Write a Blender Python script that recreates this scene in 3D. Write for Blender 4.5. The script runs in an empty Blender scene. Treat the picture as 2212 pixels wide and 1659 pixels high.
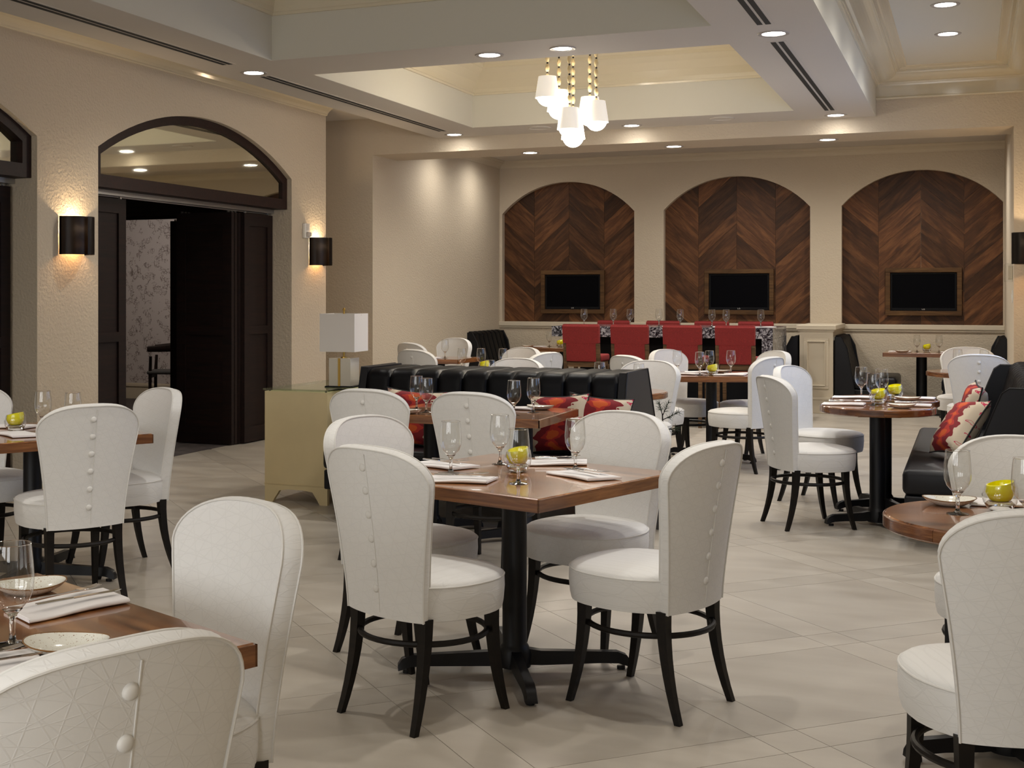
import bpy, bmesh, math, random
from mathutils import Vector, Matrix
random.seed(7)
PI = math.pi
S = bpy.context.scene
COL = S.collection

# ------------------------------------------------------------------ camera
cam_d = bpy.data.cameras.new('camera')
cam = bpy.data.objects.new('camera', cam_d); COL.objects.link(cam)
cam.location = (0, 0, 1.45)
cam.rotation_euler = (PI/2, 0, math.radians(22.8))
cam_d.sensor_width = 36.0
cam_d.lens = 36.0*2822/2212
cam_d.shift_x = (1106-914)/2212
cam_d.shift_y = -(829.5-636)/2212
cam_d.clip_start = 0.05; cam_d.clip_end = 100
S.camera = cam

# ------------------------------------------------------------------ world, daylight, exposure
W = bpy.data.worlds.new('world'); S.world = W; W.use_nodes = True
W.node_tree.nodes['Background'].inputs[0].default_value = (0.42, 0.58, 0.95, 1)
W.node_tree.nodes['Background'].inputs[1].default_value = 0.6
WINDOWS = [(5.6, 7.2), (8.6, 10.2), (10.9, 12.3)]
def area_light(name, loc, rot, sx, sy, energy, color):
    d = bpy.data.lights.new(name, 'AREA'); d.shape = 'RECTANGLE'; d.size = sx; d.size_y = sy
    d.energy = energy; d.color = color
    o = bpy.data.objects.new(name, d); COL.objects.link(o); o.location = loc; o.rotation_euler = rot
    return o
for a, b in WINDOWS:          # bluish daylight entering through each window of the right wall
    area_light('window_daylight', (0.66, (a+b)/2, 1.75), (0, PI/2, 0), 1.5, b-a-.1, (20 if a > 10.5 else 9)*(b-a)/1.8, (0.40, 0.58, 1.0))
REAR_FILL_WINDOWS = [(-5.6, -3.9), (-3.4, -1.7), (-1.2, .1)]
for a, b in REAR_FILL_WINDOWS:     # added fill light from behind the camera, set at assumed, unseen windows
    area_light('window_daylight', ((a+b)/2, -1.78, 1.65), (PI/2, 0, 0), b-a-.1, 1.6, 38*(b-a)/1.7, (1.0, .975, .94))
vs = S.view_settings
vs.view_transform = 'Standard'; vs.look = 'None'; vs.gamma = 1.0; vs.use_curve_mapping = False
vs.exposure = 0.55
S.cycles.transparent_max_bounces = 32
S.cycles.max_bounces = 8
S.cycles.sample_clamp_indirect = 4.0
S.cycles.caustics_refractive = False
S.cycles.caustics_reflective = False
SPOT_E = 43.0

# ------------------------------------------------------------------ helpers
def mesh_from(bm, name, smooth=False, angle=None):
    bmesh.ops.recalc_face_normals(bm, faces=bm.faces)
    me = bpy.data.meshes.new(name); bm.to_mesh(me); bm.free()
    if smooth:
        for p in me.polygons: p.use_smooth = True
        if angle is not None:
            me.set_sharp_from_angle(angle=math.radians(angle))
    return me
def obj(name, bm, mat, parent=None, loc=(0,0,0), rot=(0,0,0), smooth=False, angle=40):
    me = mesh_from(bm, name, smooth, angle) if isinstance(bm, bmesh.types.BMesh) else bm
    o = bpy.data.objects.new(name, me); COL.objects.link(o)
    if mat is not None and len(me.materials) == 0: me.materials.append(mat)
    o.location = loc; o.rotation_euler = rot
    if parent is not None: o.parent = parent
    return o
def tag(o, label, cat, group=None):
    o['label'] = label; o['category'] = cat
    if group: o['group'] = group
    return o
def thing(name, label, cat, loc=(0,0,0), rz=0, group=None):
    o = bpy.data.objects.new(name, None); COL.objects.link(o)
    o.empty_display_size = .05; o.location = loc; o.rotation_euler = (0,0,rz)
    return tag(o, label, cat, group)
def struct(o):
    o['kind'] = 'structure'; return o
def dup(root, label, loc, rz=0, group=None):
    r = root.copy(); COL.objects.link(r); r.location = loc; r.rotation_euler = (0,0,rz)
    r['label'] = label
    if group: r['group'] = group
    for ch in list(root.children):
        c = ch.copy(); COL.objects.link(c); c.parent = r
        for g in list(ch.children):
            d = g.copy(); COL.objects.link(d); d.parent = c
    return r
class Proto:          # first use moves the original, later uses copy it with all its parts
    def __init__(self, root): self.root = root; self.used = False
    def put(self, label, loc, rz=0, group=None):
        if not self.used:
            self.used = True; r = self.root; r.location = loc; r.rotation_euler = (0,0,rz); r['label'] = label
            if group: r['group'] = group
            return r
        return dup(self.root, label, loc, rz, group)
def B(): return bmesh.new()
def box(bm, x0, x1, y0, y1, z0, z1, bev=0, seg=2):
    vs_ = [bm.verts.new(p) for p in [(x0,y0,z0),(x1,y0,z0),(x1,y1,z0),(x0,y1,z0),(x0,y0,z1),(x1,y0,z1),(x1,y1,z1),(x0,y1,z1)]]
    fs = [bm.faces.new([vs_[i] for i in f]) for f in [(3,2,1,0),(4,5,6,7),(0,1,5,4),(1,2,6,5),(2,3,7,6),(3,0,4,7)]]
    if bev > 0:
        es = list({e for f in fs for e in f.edges})
        bmesh.ops.bevel(bm, geom=es, offset=bev, segments=seg, affect='EDGES', profile=.5)
    return bm
def bx(*a, **k): return box(B(), *a, **k)
def lathe(bm, prof, n=24, cx=0, cy=0, z0=0, close=False):
    rings = []
    for r, z in prof:
        if r < 1e-6: rings.append([bm.verts.new((cx, cy, z0+z))])
        else: rings.append([bm.verts.new((cx+r*math.cos(2*PI*i/n), cy+r*math.sin(2*PI*i/n), z0+z)) for i in range(n)])
    pairs = list(zip(rings[:-1], rings[1:]))
    if close: pairs.append((rings[-1], rings[0]))
    for a, b in pairs:
        for i in range(n):
            j = (i+1) % n
            if len(a) == 1 and len(b) == 1: continue
            if len(a) == 1: bm.faces.new((a[0], b[j], b[i]))
            elif len(b) == 1: bm.faces.new((a[i], a[j], b[0]))
            else: bm.faces.new((a[i], a[j], b[j], b[i]))
    return bm
def tube(bm, pts, r, n=8, closed=False, cap=True, flat=1.0):
    pts = [Vector(p) for p in pts]; m = len(pts); rings = []
    rs = r if isinstance(r, (list, tuple)) else [r]*m
    for i, p in enumerate(pts):
        if closed: t = pts[(i+1) % m]-pts[i-1]
        else: t = pts[min(i+1, m-1)]-pts[max(i-1, 0)]
        t.normalize()
        if i == 0:
            up = Vector((0,0,1)) if abs(t.z) < .9 else Vector((1,0,0))
            s_ = t.cross(up).normalized()
        else: s_ = (s_-t*s_.dot(t)).normalized()
        u_ = s_.cross(t).normalized()
        rings.append([bm.verts.new(p+s_*rs[i]*math.cos(2*PI*k/n)+u_*rs[i]*flat*math.sin(2*PI*k/n)) for k in range(n)])
    for i in range(m if closed else m-1):
        a, b = rings[i], rings[(i+1) % m]
        for k in range(n): bm.faces.new((a[k], a[(k+1) % n], b[(k+1) % n], b[k]))
    if cap and not closed:
        bm.faces.new(rings[0][::-1]); bm.faces.new(rings[-1])
    return bm
def prism(bm, poly, f0, f1):
    """poly: list of 2-D points; f0/f1 map a 2-D point to 3-D for the two ends"""
    a = [bm.verts.new(f0(p)) for p in poly]; b = [bm.verts.new(f1(p)) for p in poly]; n = len(poly)
    bm.faces.new(a[::-1]); bm.faces.new(b)
    for i in range(n): bm.faces.new((a[i], a[(i+1) % n], b[(i+1) % n], b[i]))
    return bm
def grid(bm, rows, close_u=False):
    v = [[bm.verts.new(p) for p in r] for r in rows]
    for i in range(len(v)-1):
        n = len(v[i])
        for j in range(n if close_u else n-1):
            bm.faces.new((v[i][j], v[i][(j+1) % n], v[i+1][(j+1) % n], v[i+1][j]))
    return v
def clip_convex(poly, clip):
    """Sutherland-Hodgman: poly clipped by the convex counter-clockwise polygon clip"""
    out = poly
    for i in range(len(clip)):
        a, b = clip[i], clip[(i+1) % len(clip)]
        def side(p): return (b[0]-a[0])*(p[1]-a[1])-(b[1]-a[1])*(p[0]-a[0])
        src, out = out, []
        for k in range(len(src)):
            p, q = src[k], src[(k+1) % len(src)]
            sp, sq = side(p), side(q)
            if sp >= 0: out.append(p)
            if sp*sq < 0:
                t = sp/(sp-sq); out.append((p[0]+t*(q[0]-p[0]), p[1]+t*(q[1]-p[1])))
        if len(out) < 3: return []
    res = []
    for p in out:
        if not res or math.dist(p, res[-1]) > 1e-5: res.append(p)
    if len(res) > 1 and math.dist(res[0], res[-1]) < 1e-5: res.pop()
    return res if len(res) >= 3 else []
def poly_area(p): return .5*sum(p[i][0]*p[(i+1) % len(p)][1]-p[(i+1) % len(p)][0]*p[i][1] for i in range(len(p)))

# ------------------------------------------------------------------ materials
def nmat(name):
    m = bpy.data.materials.new(name); m.use_nodes = True
    return m, m.node_tree.nodes, m.node_tree.links, m.node_tree.nodes['Principled BSDF']
def srgb(r, g, b):
    f = lambda c: (c/255/12.92) if c/255 <= .04045 else ((c/255+.055)/1.055)**2.4
    return (f(r), f(g), f(b), 1)
def plain(name, col, rough=.5, metal=0, coat=0, spec=.5, bump=0, bscale=200, bdist=.001, var=0, vscale=6):
    m, N, L, p = nmat(name)
    p.inputs['Base Color'].default_value = col; p.inputs['Roughness'].default_value = rough
    p.inputs['Metallic'].default_value = metal; p.inputs['Coat Weight'].default_value = coat
    p.inputs['Specular IOR Level'].default_value = spec
    tc = N.new('ShaderNodeTexCoord')
    if bump:
        n = N.new('ShaderNodeTexNoise'); n.inputs['Scale'].default_value = bscale; n.inputs['Detail'].default_value = 4
        L.new(tc.outputs['Object'], n.inputs['Vector'])
        b = N.new('ShaderNodeBump'); b.inputs['Strength'].default_value = bump; b.inputs['Distance'].default_value = bdist
        L.new(n.outputs['Fac'], b.inputs['Height']); L.new(b.outputs['Normal'], p.inputs['Normal'])
    if var:
        n = N.new('ShaderNodeTexNoise'); n.inputs['Scale'].default_value = vscale; n.inputs['Detail'].default_value = 5
        L.new(tc.outputs['Object'], n.inputs['Vector'])
        r = N.new('ShaderNodeValToRGB')
        r.color_ramp.elements[0].position = .3; r.color_ramp.elements[1].position = .7
        r.color_ramp.elements[0].color = tuple(c*(1-var) for c in col[:3])+(1,)
        r.color_ramp.elements[1].color = tuple(min(1, c*(1+var)) for c in col[:3])+(1,)
        L.new(n.outputs['Fac'], r.inputs['Fac']); L.new(r.outputs['Color'], p.inputs['Base Color'])
    return m
def wood(name, dark, mid, light, scale=(1.2, 14, 14), rough=.35, coat=0, rnd=.25, bump=.05):
    m, N, L, p = nmat(name)
    tc = N.new('ShaderNodeTexCoord'); oi = N.new('ShaderNodeObjectInfo')
    mp = N.new('ShaderNodeMapping'); mp.inputs['Scale'].default_value = scale
    mul = N.new('ShaderNodeVectorMath'); mul.operation = 'SCALE'; mul.inputs[0].default_value = (17, 31, 23)
    L.new(oi.outputs['Random'], mul.inputs['Scale'])
    L.new(tc.outputs['Object'], mp.inputs['Vector']); L.new(mul.outputs['Vector'], mp.inputs['Location'])
    n1 = N.new('ShaderNodeTexNoise'); n1.inputs['Scale'].default_value = 1.6; n1.inputs['Detail'].default_value = 6
    n1.inputs['Distortion'].default_value = 1.2
    L.new(mp.outputs['Vector'], n1.inputs['Vector'])
    n2 = N.new('ShaderNodeTexNoise'); n2.inputs['Scale'].default_value = 9; n2.inputs['Detail'].default_value = 3
    L.new(mp.outputs['Vector'], n2.inputs['Vector'])
    mx = N.new('ShaderNodeMath'); mx.operation = 'MULTIPLY_ADD'; mx.inputs[1].default_value = .35
    L.new(n2.outputs['Fac'], mx.inputs[0]); L.new(n1.outputs['Fac'], mx.inputs[2])
    r = N.new('ShaderNodeValToRGB'); e = r.color_ramp.elements
    e[0].position = .45; e[0].color = dark; e[1].position = .9; e[1].color = light
    k = e.new(.66); k.color = mid
    L.new(mx.outputs[0], r.inputs['Fac'])
    hs = N.new('ShaderNodeHueSaturation')
    mr = N.new('ShaderNodeMapRange'); mr.inputs['To Min'].default_value = 1-rnd; mr.inputs['To Max'].default_value = 1+rnd
    L.new(oi.outputs['Random'], mr.inputs['Value']); L.new(mr.outputs['Result'], hs.inputs['Value'])
    L.new(r.outputs['Color'], hs.inputs['Color']); L.new(hs.outputs['Color'], p.inputs['Base Color'])
    p.inputs['Roughness'].default_value = rough; p.inputs['Coat Weight'].default_value = coat; p.inputs['Coat Roughness'].default_value = .04
    p.inputs['Specular IOR Level'].default_value = .25 if rough > .44 else .5
    if bump:
        b = N.new('ShaderNodeBump'); b.inputs['Strength'].default_value = bump; b.inputs['Distance'].default_value = .002
        L.new(mx.outputs[0], b.inputs['Height']); L.new(b.outputs['Normal'], p.inputs['Normal'])
    return m
def emit(name, col, st):
    m, N, L, p = nmat(name)
    p.inputs['Base Color'].default_value = col; p.inputs['Emission Color'].default_value = col
    p.inputs['Emission Strength'].default_value = st
    return m
def fabric_lines():
    """white upholstery with fine embossed criss-cross lines"""
    m, N, L, p = nmat('white_upholstery')
    tc = N.new('ShaderNodeTexCoord'); acc = None
    for k, (rx, ry, rz, sc, ds) in enumerate([(0,.35,.2,8.3,1.9),(0,1.25,-.3,6.1,1.5),(0,-.28,.15,9.1,2.3),(0,2.05,.25,5.7,1.7),(0,-.75,.1,7.1,2.1),(0,.12,.1,7.7,1.4)]):
        mp = N.new('ShaderNodeMapping'); mp.inputs['Rotation'].default_value = (rx, ry, rz); mp.inputs['Location'].default_value = (k*3.1, k*1.7, k)
        L.new(tc.outputs['Object'], mp.inputs['Vector'])
        w = N.new('ShaderNodeTexWave'); w.wave_type = 'BANDS'; w.bands_direction = 'Z'
        w.inputs['Scale'].default_value = sc; w.inputs['Distortion'].default_value = ds; w.inputs['Detail'].default_value = 1
        w.inputs['Detail Scale'].default_value = .6
        L.new(mp.outputs['Vector'], w.inputs['Vector'])
        g = N.new('ShaderNodeMapRange'); g.inputs['From Min'].default_value = .988; g.inputs['From Max'].default_value = 1.0
        L.new(w.outputs['Fac'], g.inputs['Value'])
        if acc is None: acc = g.outputs['Result']
        else:
            a = N.new('ShaderNodeMath'); a.operation = 'MAXIMUM'; L.new(acc, a.inputs[0]); L.new(g.outputs['Result'], a.inputs[1]); acc = a.outputs[0]
    nz = N.new('ShaderNodeTexNoise'); nz.inputs['Scale'].default_value = 420; nz.inputs['Detail'].default_value = 2
    L.new(tc.outputs['Object'], nz.inputs['Vector'])
    sub = N.new('ShaderNodeMath'); sub.operation = 'MULTIPLY_ADD'; sub.inputs[1].default_value = .25
    L.new(nz.outputs['Fac'], sub.inputs[0]); L.new(acc, sub.inputs[2])
    b = N.new('ShaderNodeBump'); b.inputs['Strength'].default_value = .25; b.inputs['Distance'].default_value = .0012
    L.new(sub.outputs[0], b.inputs['Height']); L.new(b.outputs['Normal'], p.inputs['Normal'])
    mx = N.new('ShaderNodeMixRGB'); mx.inputs[1].default_value = (.735, .725, .70, 1); mx.inputs[2].default_value = (.705, .695, .67, 1)
    L.new(acc, mx.inputs[0]); L.new(mx.outputs[0], p.inputs['Base Color'])
    p.inputs['Roughness'].default_value = .7; p.inputs['Sheen Weight'].default_value = .15
    return m
def thin_glass(name, tint=(.955, .96, .955, 1), lo=.065, hi=.95, power=2.6, rough=.01):
    """thin-walled clear glass: transmits straight through, mirrors more towards grazing angles"""
    m, N, L, p = nmat(name); N.remove(p); out = N['Material Output']
    t = N.new('ShaderNodeBsdfTransparent'); t.inputs[0].default_value = tint
    g = N.new('ShaderNodeBsdfGlossy'); g.inputs['Roughness'].default_value = rough; g.inputs[0].default_value = (.95, .95, .95, 1)
    lw = N.new('ShaderNodeLayerWeight'); lw.inputs[0].default_value = .5
    pw = N.new('ShaderNodeMath'); pw.operation = 'POWER'; pw.inputs[1].default_value = power; L.new(lw.outputs['Facing'], pw.inputs[0])
    ma = N.new('ShaderNodeMath'); ma.operation = 'MULTIPLY_ADD'; ma.inputs[1].default_value = hi-lo; ma.inputs[2].default_value = lo; L.new(pw.outputs[0], ma.inputs[0])
    mx = N.new('ShaderNodeMixShader'); L.new(ma.outputs[0], mx.inputs[0]); L.new(t.outputs[0], mx.inputs[1]); L.new(g.outputs[0], mx.inputs[2])
    L.new(mx.outputs[0], out.inputs[0])
    return m
def solid_glass(name):
    m, N, L, p = nmat(name)
    p.inputs['Base Color'].default_value = (.97, .975, .97, 1); p.inputs['Roughness'].default_value = .0
    p.inputs['Transmission Weight'].default_value = 1; p.inputs['IOR'].default_value = 1.46
    return m
def plaster(name, col, strength=.8, scale=48, rough=.75, dist=.009):
    m = plain(name, col, rough=rough, bump=strength, bscale=scale, bdist=dist)
    return m
def ikat():
    m, N, L, p = nmat('ikat_fabric')
    tc = N.new('ShaderNodeTexCoord')
    nz = N.new('ShaderNodeTexNoise'); nz.inputs['Scale'].default_value = 14; nz.inputs['Detail'].default_value = 2
    mp0 = N.new('ShaderNodeMapping'); mp0.inputs['Scale'].default_value = (.5, 1, 1.0)
    L.new(tc.outputs['Object'], mp0.inputs['Vector']); L.new(mp0.outputs['Vector'], nz.inputs['Vector'])
    s1 = N.new('ShaderNodeVectorMath'); s1.operation = 'SUBTRACT'; s1.inputs[1].default_value = (.5, .5, .5)
    L.new(nz.outputs['Color'], s1.inputs[0])
    s2 = N.new('ShaderNodeVectorMath'); s2.operation = 'SCALE'; s2.inputs['Scale'].default_value = .13
    L.new(s1.outputs[0], s2.inputs[0])
    ad = N.new('ShaderNodeVectorMath'); L.new(tc.outputs['Object'], ad.inputs[0]); L.new(s2.outputs[0], ad.inputs[1])
    sx = N.new('ShaderNodeSeparateXYZ'); L.new(ad.outputs[0], sx.inputs[0])
    ax = N.new('ShaderNodeMath'); ax.operation = 'ABSOLUTE'; L.new(sx.outputs['X'], ax.inputs[0])
    wz = N.new('ShaderNodeMath'); wz.operation = 'SINE'
    mz = N.new('ShaderNodeMath'); mz.operation = 'MULTIPLY'; mz.inputs[1].default_value = 85
    L.new(sx.outputs['Z'], mz.inputs[0]); L.new(mz.outputs[0], wz.inputs[0])
    c = N.new('ShaderNodeMath'); c.operation = 'MULTIPLY_ADD'; c.inputs[1].default_value = .022; L.new(wz.outputs[0], c.inputs[0]); L.new(ax.outputs[0], c.inputs[2])
    r = N.new('ShaderNodeValToRGB'); r.color_ramp.interpolation = 'CONSTANT'; e = r.color_ramp.elements
    cols = [(0, srgb(200,86,34)), (.08, srgb(176,46,36)), (.20, srgb(124,22,32)), (.50, srgb(205,190,168)), (.84, srgb(190,45,80)), (.88, srgb(198,184,162))]
    e[0].position = 0; e[0].color = cols[0][1]; e[1].position = cols[1][0]; e[1].color = cols[1][1]
    for q, cc in cols[2:]:
        k = e.new(q); k.color = cc
    mr = N.new('ShaderNodeMath'); mr.operation = 'MULTIPLY'; mr.inputs[1].default_value = 4.3
    L.new(c.outputs[0], mr.inputs[0]); L.new(mr.outputs[0], r.inputs['Fac']); L.new(r.outputs['Color'], p.inputs['Base Color'])
    p.inputs['Roughness'].default_value = .85
    return m
def marble():
    m, N, L, p = nmat('black_white_marble')
    tc = N.new('ShaderNodeTexCoord')
    n = N.new('ShaderNodeTexNoise'); n.inputs['Scale'].default_value = 16; n.inputs['Detail'].default_value = 7; n.inputs['Distortion'].default_value = 2.5
    L.new(tc.outputs['Object'], n.inputs['Vector'])
    r = N.new('ShaderNodeValToRGB'); e = r.color_ramp.elements
    e[0].position = .40; e[0].color = (.008, .008, .010, 1); e[1].position = .64; e[1].color = (.40, .39, .40, 1)
    k = e.new(.5); k.color = (.09, .085, .095, 1)
    L.new(n.outputs['Fac'], r.inputs['Fac']); L.new(r.outputs['Color'], p.inputs['Base Color'])
    p.inputs['Roughness'].default_value = .12
    return m
def wallpaper():
    m, N, L, p = nmat('scribble_wallpaper')
    tc = N.new('ShaderNodeTexCoord')
    acc = None
    for k, (sc, tw) in enumerate([((3.5, 3.5, 9), 0), ((9, 9, 3), 2.1)]):
        mp = N.new('ShaderNodeMapping'); mp.inputs['Scale'].default_value = sc; mp.inputs['Location'].default_value = (tw, tw, tw)
        mp.inputs['Rotation'].default_value = (0, .25*k, 0)
        L.new(tc.outputs['Object'], mp.inputs['Vector'])
        v = N.new('ShaderNodeTexVoronoi'); v.feature = 'DISTANCE_TO_EDGE'; v.inputs['Scale'].default_value = 3.6
        L.new(mp.outputs['Vector'], v.inputs['Vector'])
        g = N.new('ShaderNodeMath'); g.operation = 'LESS_THAN'; g.inputs[1].default_value = .035; L.new(v.outputs['Distance'], g.inputs[0])
        if acc is None: acc = g.outputs[0]
        else:
            a = N.new('ShaderNodeMath'); a.operation = 'MAXIMUM'; L.new(acc, a.inputs[0]); L.new(g.outputs[0], a.inputs[1]); acc = a.outputs[0]
    nz = N.new('ShaderNodeTexNoise'); nz.inputs['Scale'].default_value = 9; L.new(tc.outputs['Object'], nz.inputs['Vector'])
    th = N.new('ShaderNodeMath'); th.operation = 'GREATER_THAN'; th.inputs[1].default_value = .52; L.new(nz.outputs['Fac'], th.inputs[0])
    mu = N.new('ShaderNodeMath'); mu.operation = 'MULTIPLY'; L.new(acc, mu.inputs[0]); L.new(th.outputs[0], mu.inputs[1])
    mx = N.new('ShaderNodeMixRGB'); mx.inputs[1].default_value = srgb(196,188,186); mx.inputs[2].default_value = srgb(125,112,108)
    L.new(mu.outputs[0], mx.inputs[0]); L.new(mx.outputs[0], p.inputs['Base Color']); p.inputs['Roughness'].default_value = .8
    return m
def speckle_ceramic():
    m, N, L, p = nmat('speckled_ceramic')
    tc = N.new('ShaderNodeTexCoord'); n = N.new('ShaderNodeTexNoise'); n.inputs['Scale'].default_value = 260; n.inputs['Detail'].default_value = 2
    L.new(tc.outputs['Object'], n.inputs['Vector'])
    r = N.new('ShaderNodeValToRGB'); e = r.color_ramp.elements
    e[0].position = .64; e[0].color = srgb(228,226,215); e[1].position = .70; e[1].color = srgb(140,100,60)
    L.new(n.outputs['Fac'], r.inputs['Fac']); L.new(r.outputs['Color'], p.inputs['Base Color'])
    p.inputs['Roughness'].default_value = .12
    return m
M = dict(
    white=fabric_lines(),
    piping=plain('white_piping', (.70, .685, .65, 1), .7),
    espresso=wood('espresso_wood', (.004,.003,.0025,1), (.006,.0045,.0035,1), (.010,.007,.005,1), rough=.45, rnd=.1, bump=0),
    walnut=wood('walnut_top', srgb(84,48,24), srgb(134,84,46), srgb(178,124,76), scale=(.9, 6, 6), rough=.22, coat=.75, rnd=.1),
    edge=wood('walnut_edge', srgb(78,45,22), srgb(112,68,36), srgb(146,96,54), scale=(1.0, 14, 14), rough=.25, coat=.4, rnd=.1),
    edge_round=wood('walnut_round_edge', srgb(72,40,20), srgb(108,64,34), srgb(144,94,54), scale=(2.5, 2.5, 26), rough=.25, coat=.4, rnd=.22),
    chevron=wood('walnut_plank', srgb(58,35,19), srgb(82,51,29), srgb(112,74,44), scale=(1.2, 8, 8), rough=.5, rnd=.5),
    iron=plain('black_iron', (.004,.004,.005,1), .45, spec=.3, bump=.05, bscale=300),
    leather=plain('black_leather', (.006,.006,.008,1), .40, spec=.28, bump=.12, bscale=260, bdist=.0006),
    plaster=plaster('beige_plaster', srgb(198,184,162)),
    plaster2=plaster('alcove_plaster', srgb(200,186,164), .7, 52),
    soffit=plain('soffit_paint', srgb(208,201,190), .8),
    coffer=plain('coffer_paint', srgb(210,206,192), .8),
    crown=plain('cream_gloss_paint', srgb(213,202,176), .14),
    cream=plain('cream_matt_paint', srgb(206,194,172), .5, bump=.15, bscale=60, bdist=.002),
    frame_dark=wood('dark_walnut_frame', srgb(24,10,7), srgb(33,15,10), srgb(42,20,14), rough=.55, rnd=.1, bump=0),
    door_dark=wood('dark_walnut_door', srgb(18,9,7), srgb(26,13,9), srgb(34,18,12), rough=.6, rnd=.1, bump=0),
    steel=plain('brushed_steel', (.5,.5,.5,1), .35, metal=1),
    chrome=plain('polished_steel', (.75,.75,.76,1), .1, metal=1),
    brass=plain('aged_brass', (.42,.27,.07,1), .35, metal=1),
    bronze=plain('dark_bronze', (.014,.009,.007,1), .35, metal=.3),
    napkin=plain('white_linen', (.80,.77,.76,1), .85, bump=.2, bscale=700, bdist=.0005),
    ceramic=speckle_ceramic(), rim=plain('brown_glaze_rim', srgb(120,82,40), .25),
    lime=plain('lime_glass', srgb(238,230,4), .12, coat=.3),
    glass=thin_glass('clear_glass'), crystal=solid_glass('solid_glass'), pane=thin_glass('window_glass', lo=.05, hi=.6, power=4),
    glass_top=thin_glass('green_glass_top', (.80,.86,.80,1), .10, .7, 2.5),
    red=plain('red_weave', srgb(128,30,28), .85, bump=.7, bscale=190, bdist=.002, var=.25, vscale=140),
    oak=wood('grey_oak', srgb(70,52,34), srgb(98,74,50), srgb(128,100,70), rough=.6, rnd=.1),
    marble=marble(), black=plain('matt_black', (.004,.004,.005,1), .6, spec=.15),
    screen=plain('tv_screen', (.002,.002,.003,1), .5, spec=.04),
    tvframe=wood('tv_frame_oak', srgb(62,42,22), srgb(84,58,32), srgb(104,76,44), rough=.6, rnd=.05),
    console=plain('distressed_cream_paint', srgb(212,194,150), .55, var=.06, vscale=3, bump=.1, bscale=40),
    lamp_base=plain('pale_crystal', srgb(214,206,190), .12, coat=.5),
    shade=plain('white_linen_shade', srgb(232,226,218), .8, bump=.2, bscale=500),
    plastic=plain('white_plastic', srgb(225,222,215), .4), strobe=plain('strobe_lens', srgb(200,190,180), .1),
    bead=plain('pale_wood_bead', srgb(222,202,158), .4), bead_dark=plain('dark_bead', (.02,.012,.01,1), .3),
    trimring=plain('downlight_trim', srgb(176,168,160), .5),
    lens=emit('downlight_lens', (1,.97,.92,1), 22), bulb=emit('pendant_bulb', (1,.95,.86,1), 7),
    shade_lit=emit('lit_pendant_shade', (1,.94,.85,1), .30), sconce_bulb=emit('sconce_bulb', (1,.62,.28,1), 12),
    slot=plain('vent_slot', (.01,.01,.01,1), .7), carpet=plain('dark_carpet', srgb(70,62,60), .95, var=.5, vscale=9),
    paper=wallpaper(), ikat=ikat(), cord=plain('black_cord', (.01,.01,.01,1), .6), grout=plain('grout', srgb(142,130,116), .9),
    pine=plain('pine_needles', srgb(40,56,34), .7), terracotta=plain('grey_pot', srgb(70,68,66), .6),
    mirror=None)
m_, N_, L_, p_ = nmat('tinted_mirror_glass')
p_.inputs['Base Color'].default_value = (.62,.60,.50,1); p_.inputs['Metallic'].default_value = 1; p_.inputs['Roughness'].default_value = .03
M['mirror'] = m_
def tile_mat():
    m, N, L, p = nmat('limestone_tile')
    tc = N.new('ShaderNodeTexCoord'); oi = N.new('ShaderNodeObjectInfo')
    mul = N.new('ShaderNodeVectorMath'); mul.operation = 'SCALE'; mul.inputs[0].default_value = (9, 13, 5); L.new(oi.outputs['Random'], mul.inputs['Scale'])
    ad = N.new('ShaderNodeVectorMath'); L.new(tc.outputs['Object'], ad.inputs[0]); L.new(mul.outputs[0], ad.inputs[1])
    mp = N.new('ShaderNodeMapping'); mp.inputs['Scale'].default_value = (1, 3, 1); L.new(ad.outputs[0], mp.inputs['Vector'])
    n = N.new('ShaderNodeTexNoise'); n.inputs['Scale'].default_value = 2.2; n.inputs['Detail'].default_value = 6; L.new(mp.outputs[0], n.inputs['Vector'])
    r = N.new('ShaderNodeValToRGB'); e = r.color_ramp.elements
    e[0].position = .3; e[0].color = srgb(162,153,140); e[1].position = .75; e[1].color = srgb(180,172,159)
    L.new(n.outputs['Fac'], r.inputs['Fac'])
    hs = N.new('ShaderNodeHueSaturation'); mr = N.new('ShaderNodeMapRange'); mr.inputs['To Min'].default_value = .95; mr.inputs['To Max'].default_value = 1.05
    L.new(oi.outputs['Random'], mr.inputs['Value']); L.new(mr.outputs[0], hs.inputs['Value']); L.new(r.outputs[0], hs.inputs['Color'])
    L.new(hs.outputs[0], p.inputs['Base Color'])
    rr = N.new('ShaderNodeMapRange'); rr.inputs['To Min'].default_value = .30; rr.inputs['To Max'].default_value = .5
    L.new(n.outputs['Fac'], rr.inputs['Value']); L.new(rr.outputs[0], p.inputs['Roughness'])
    return m
M['tile'] = tile_mat()

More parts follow.
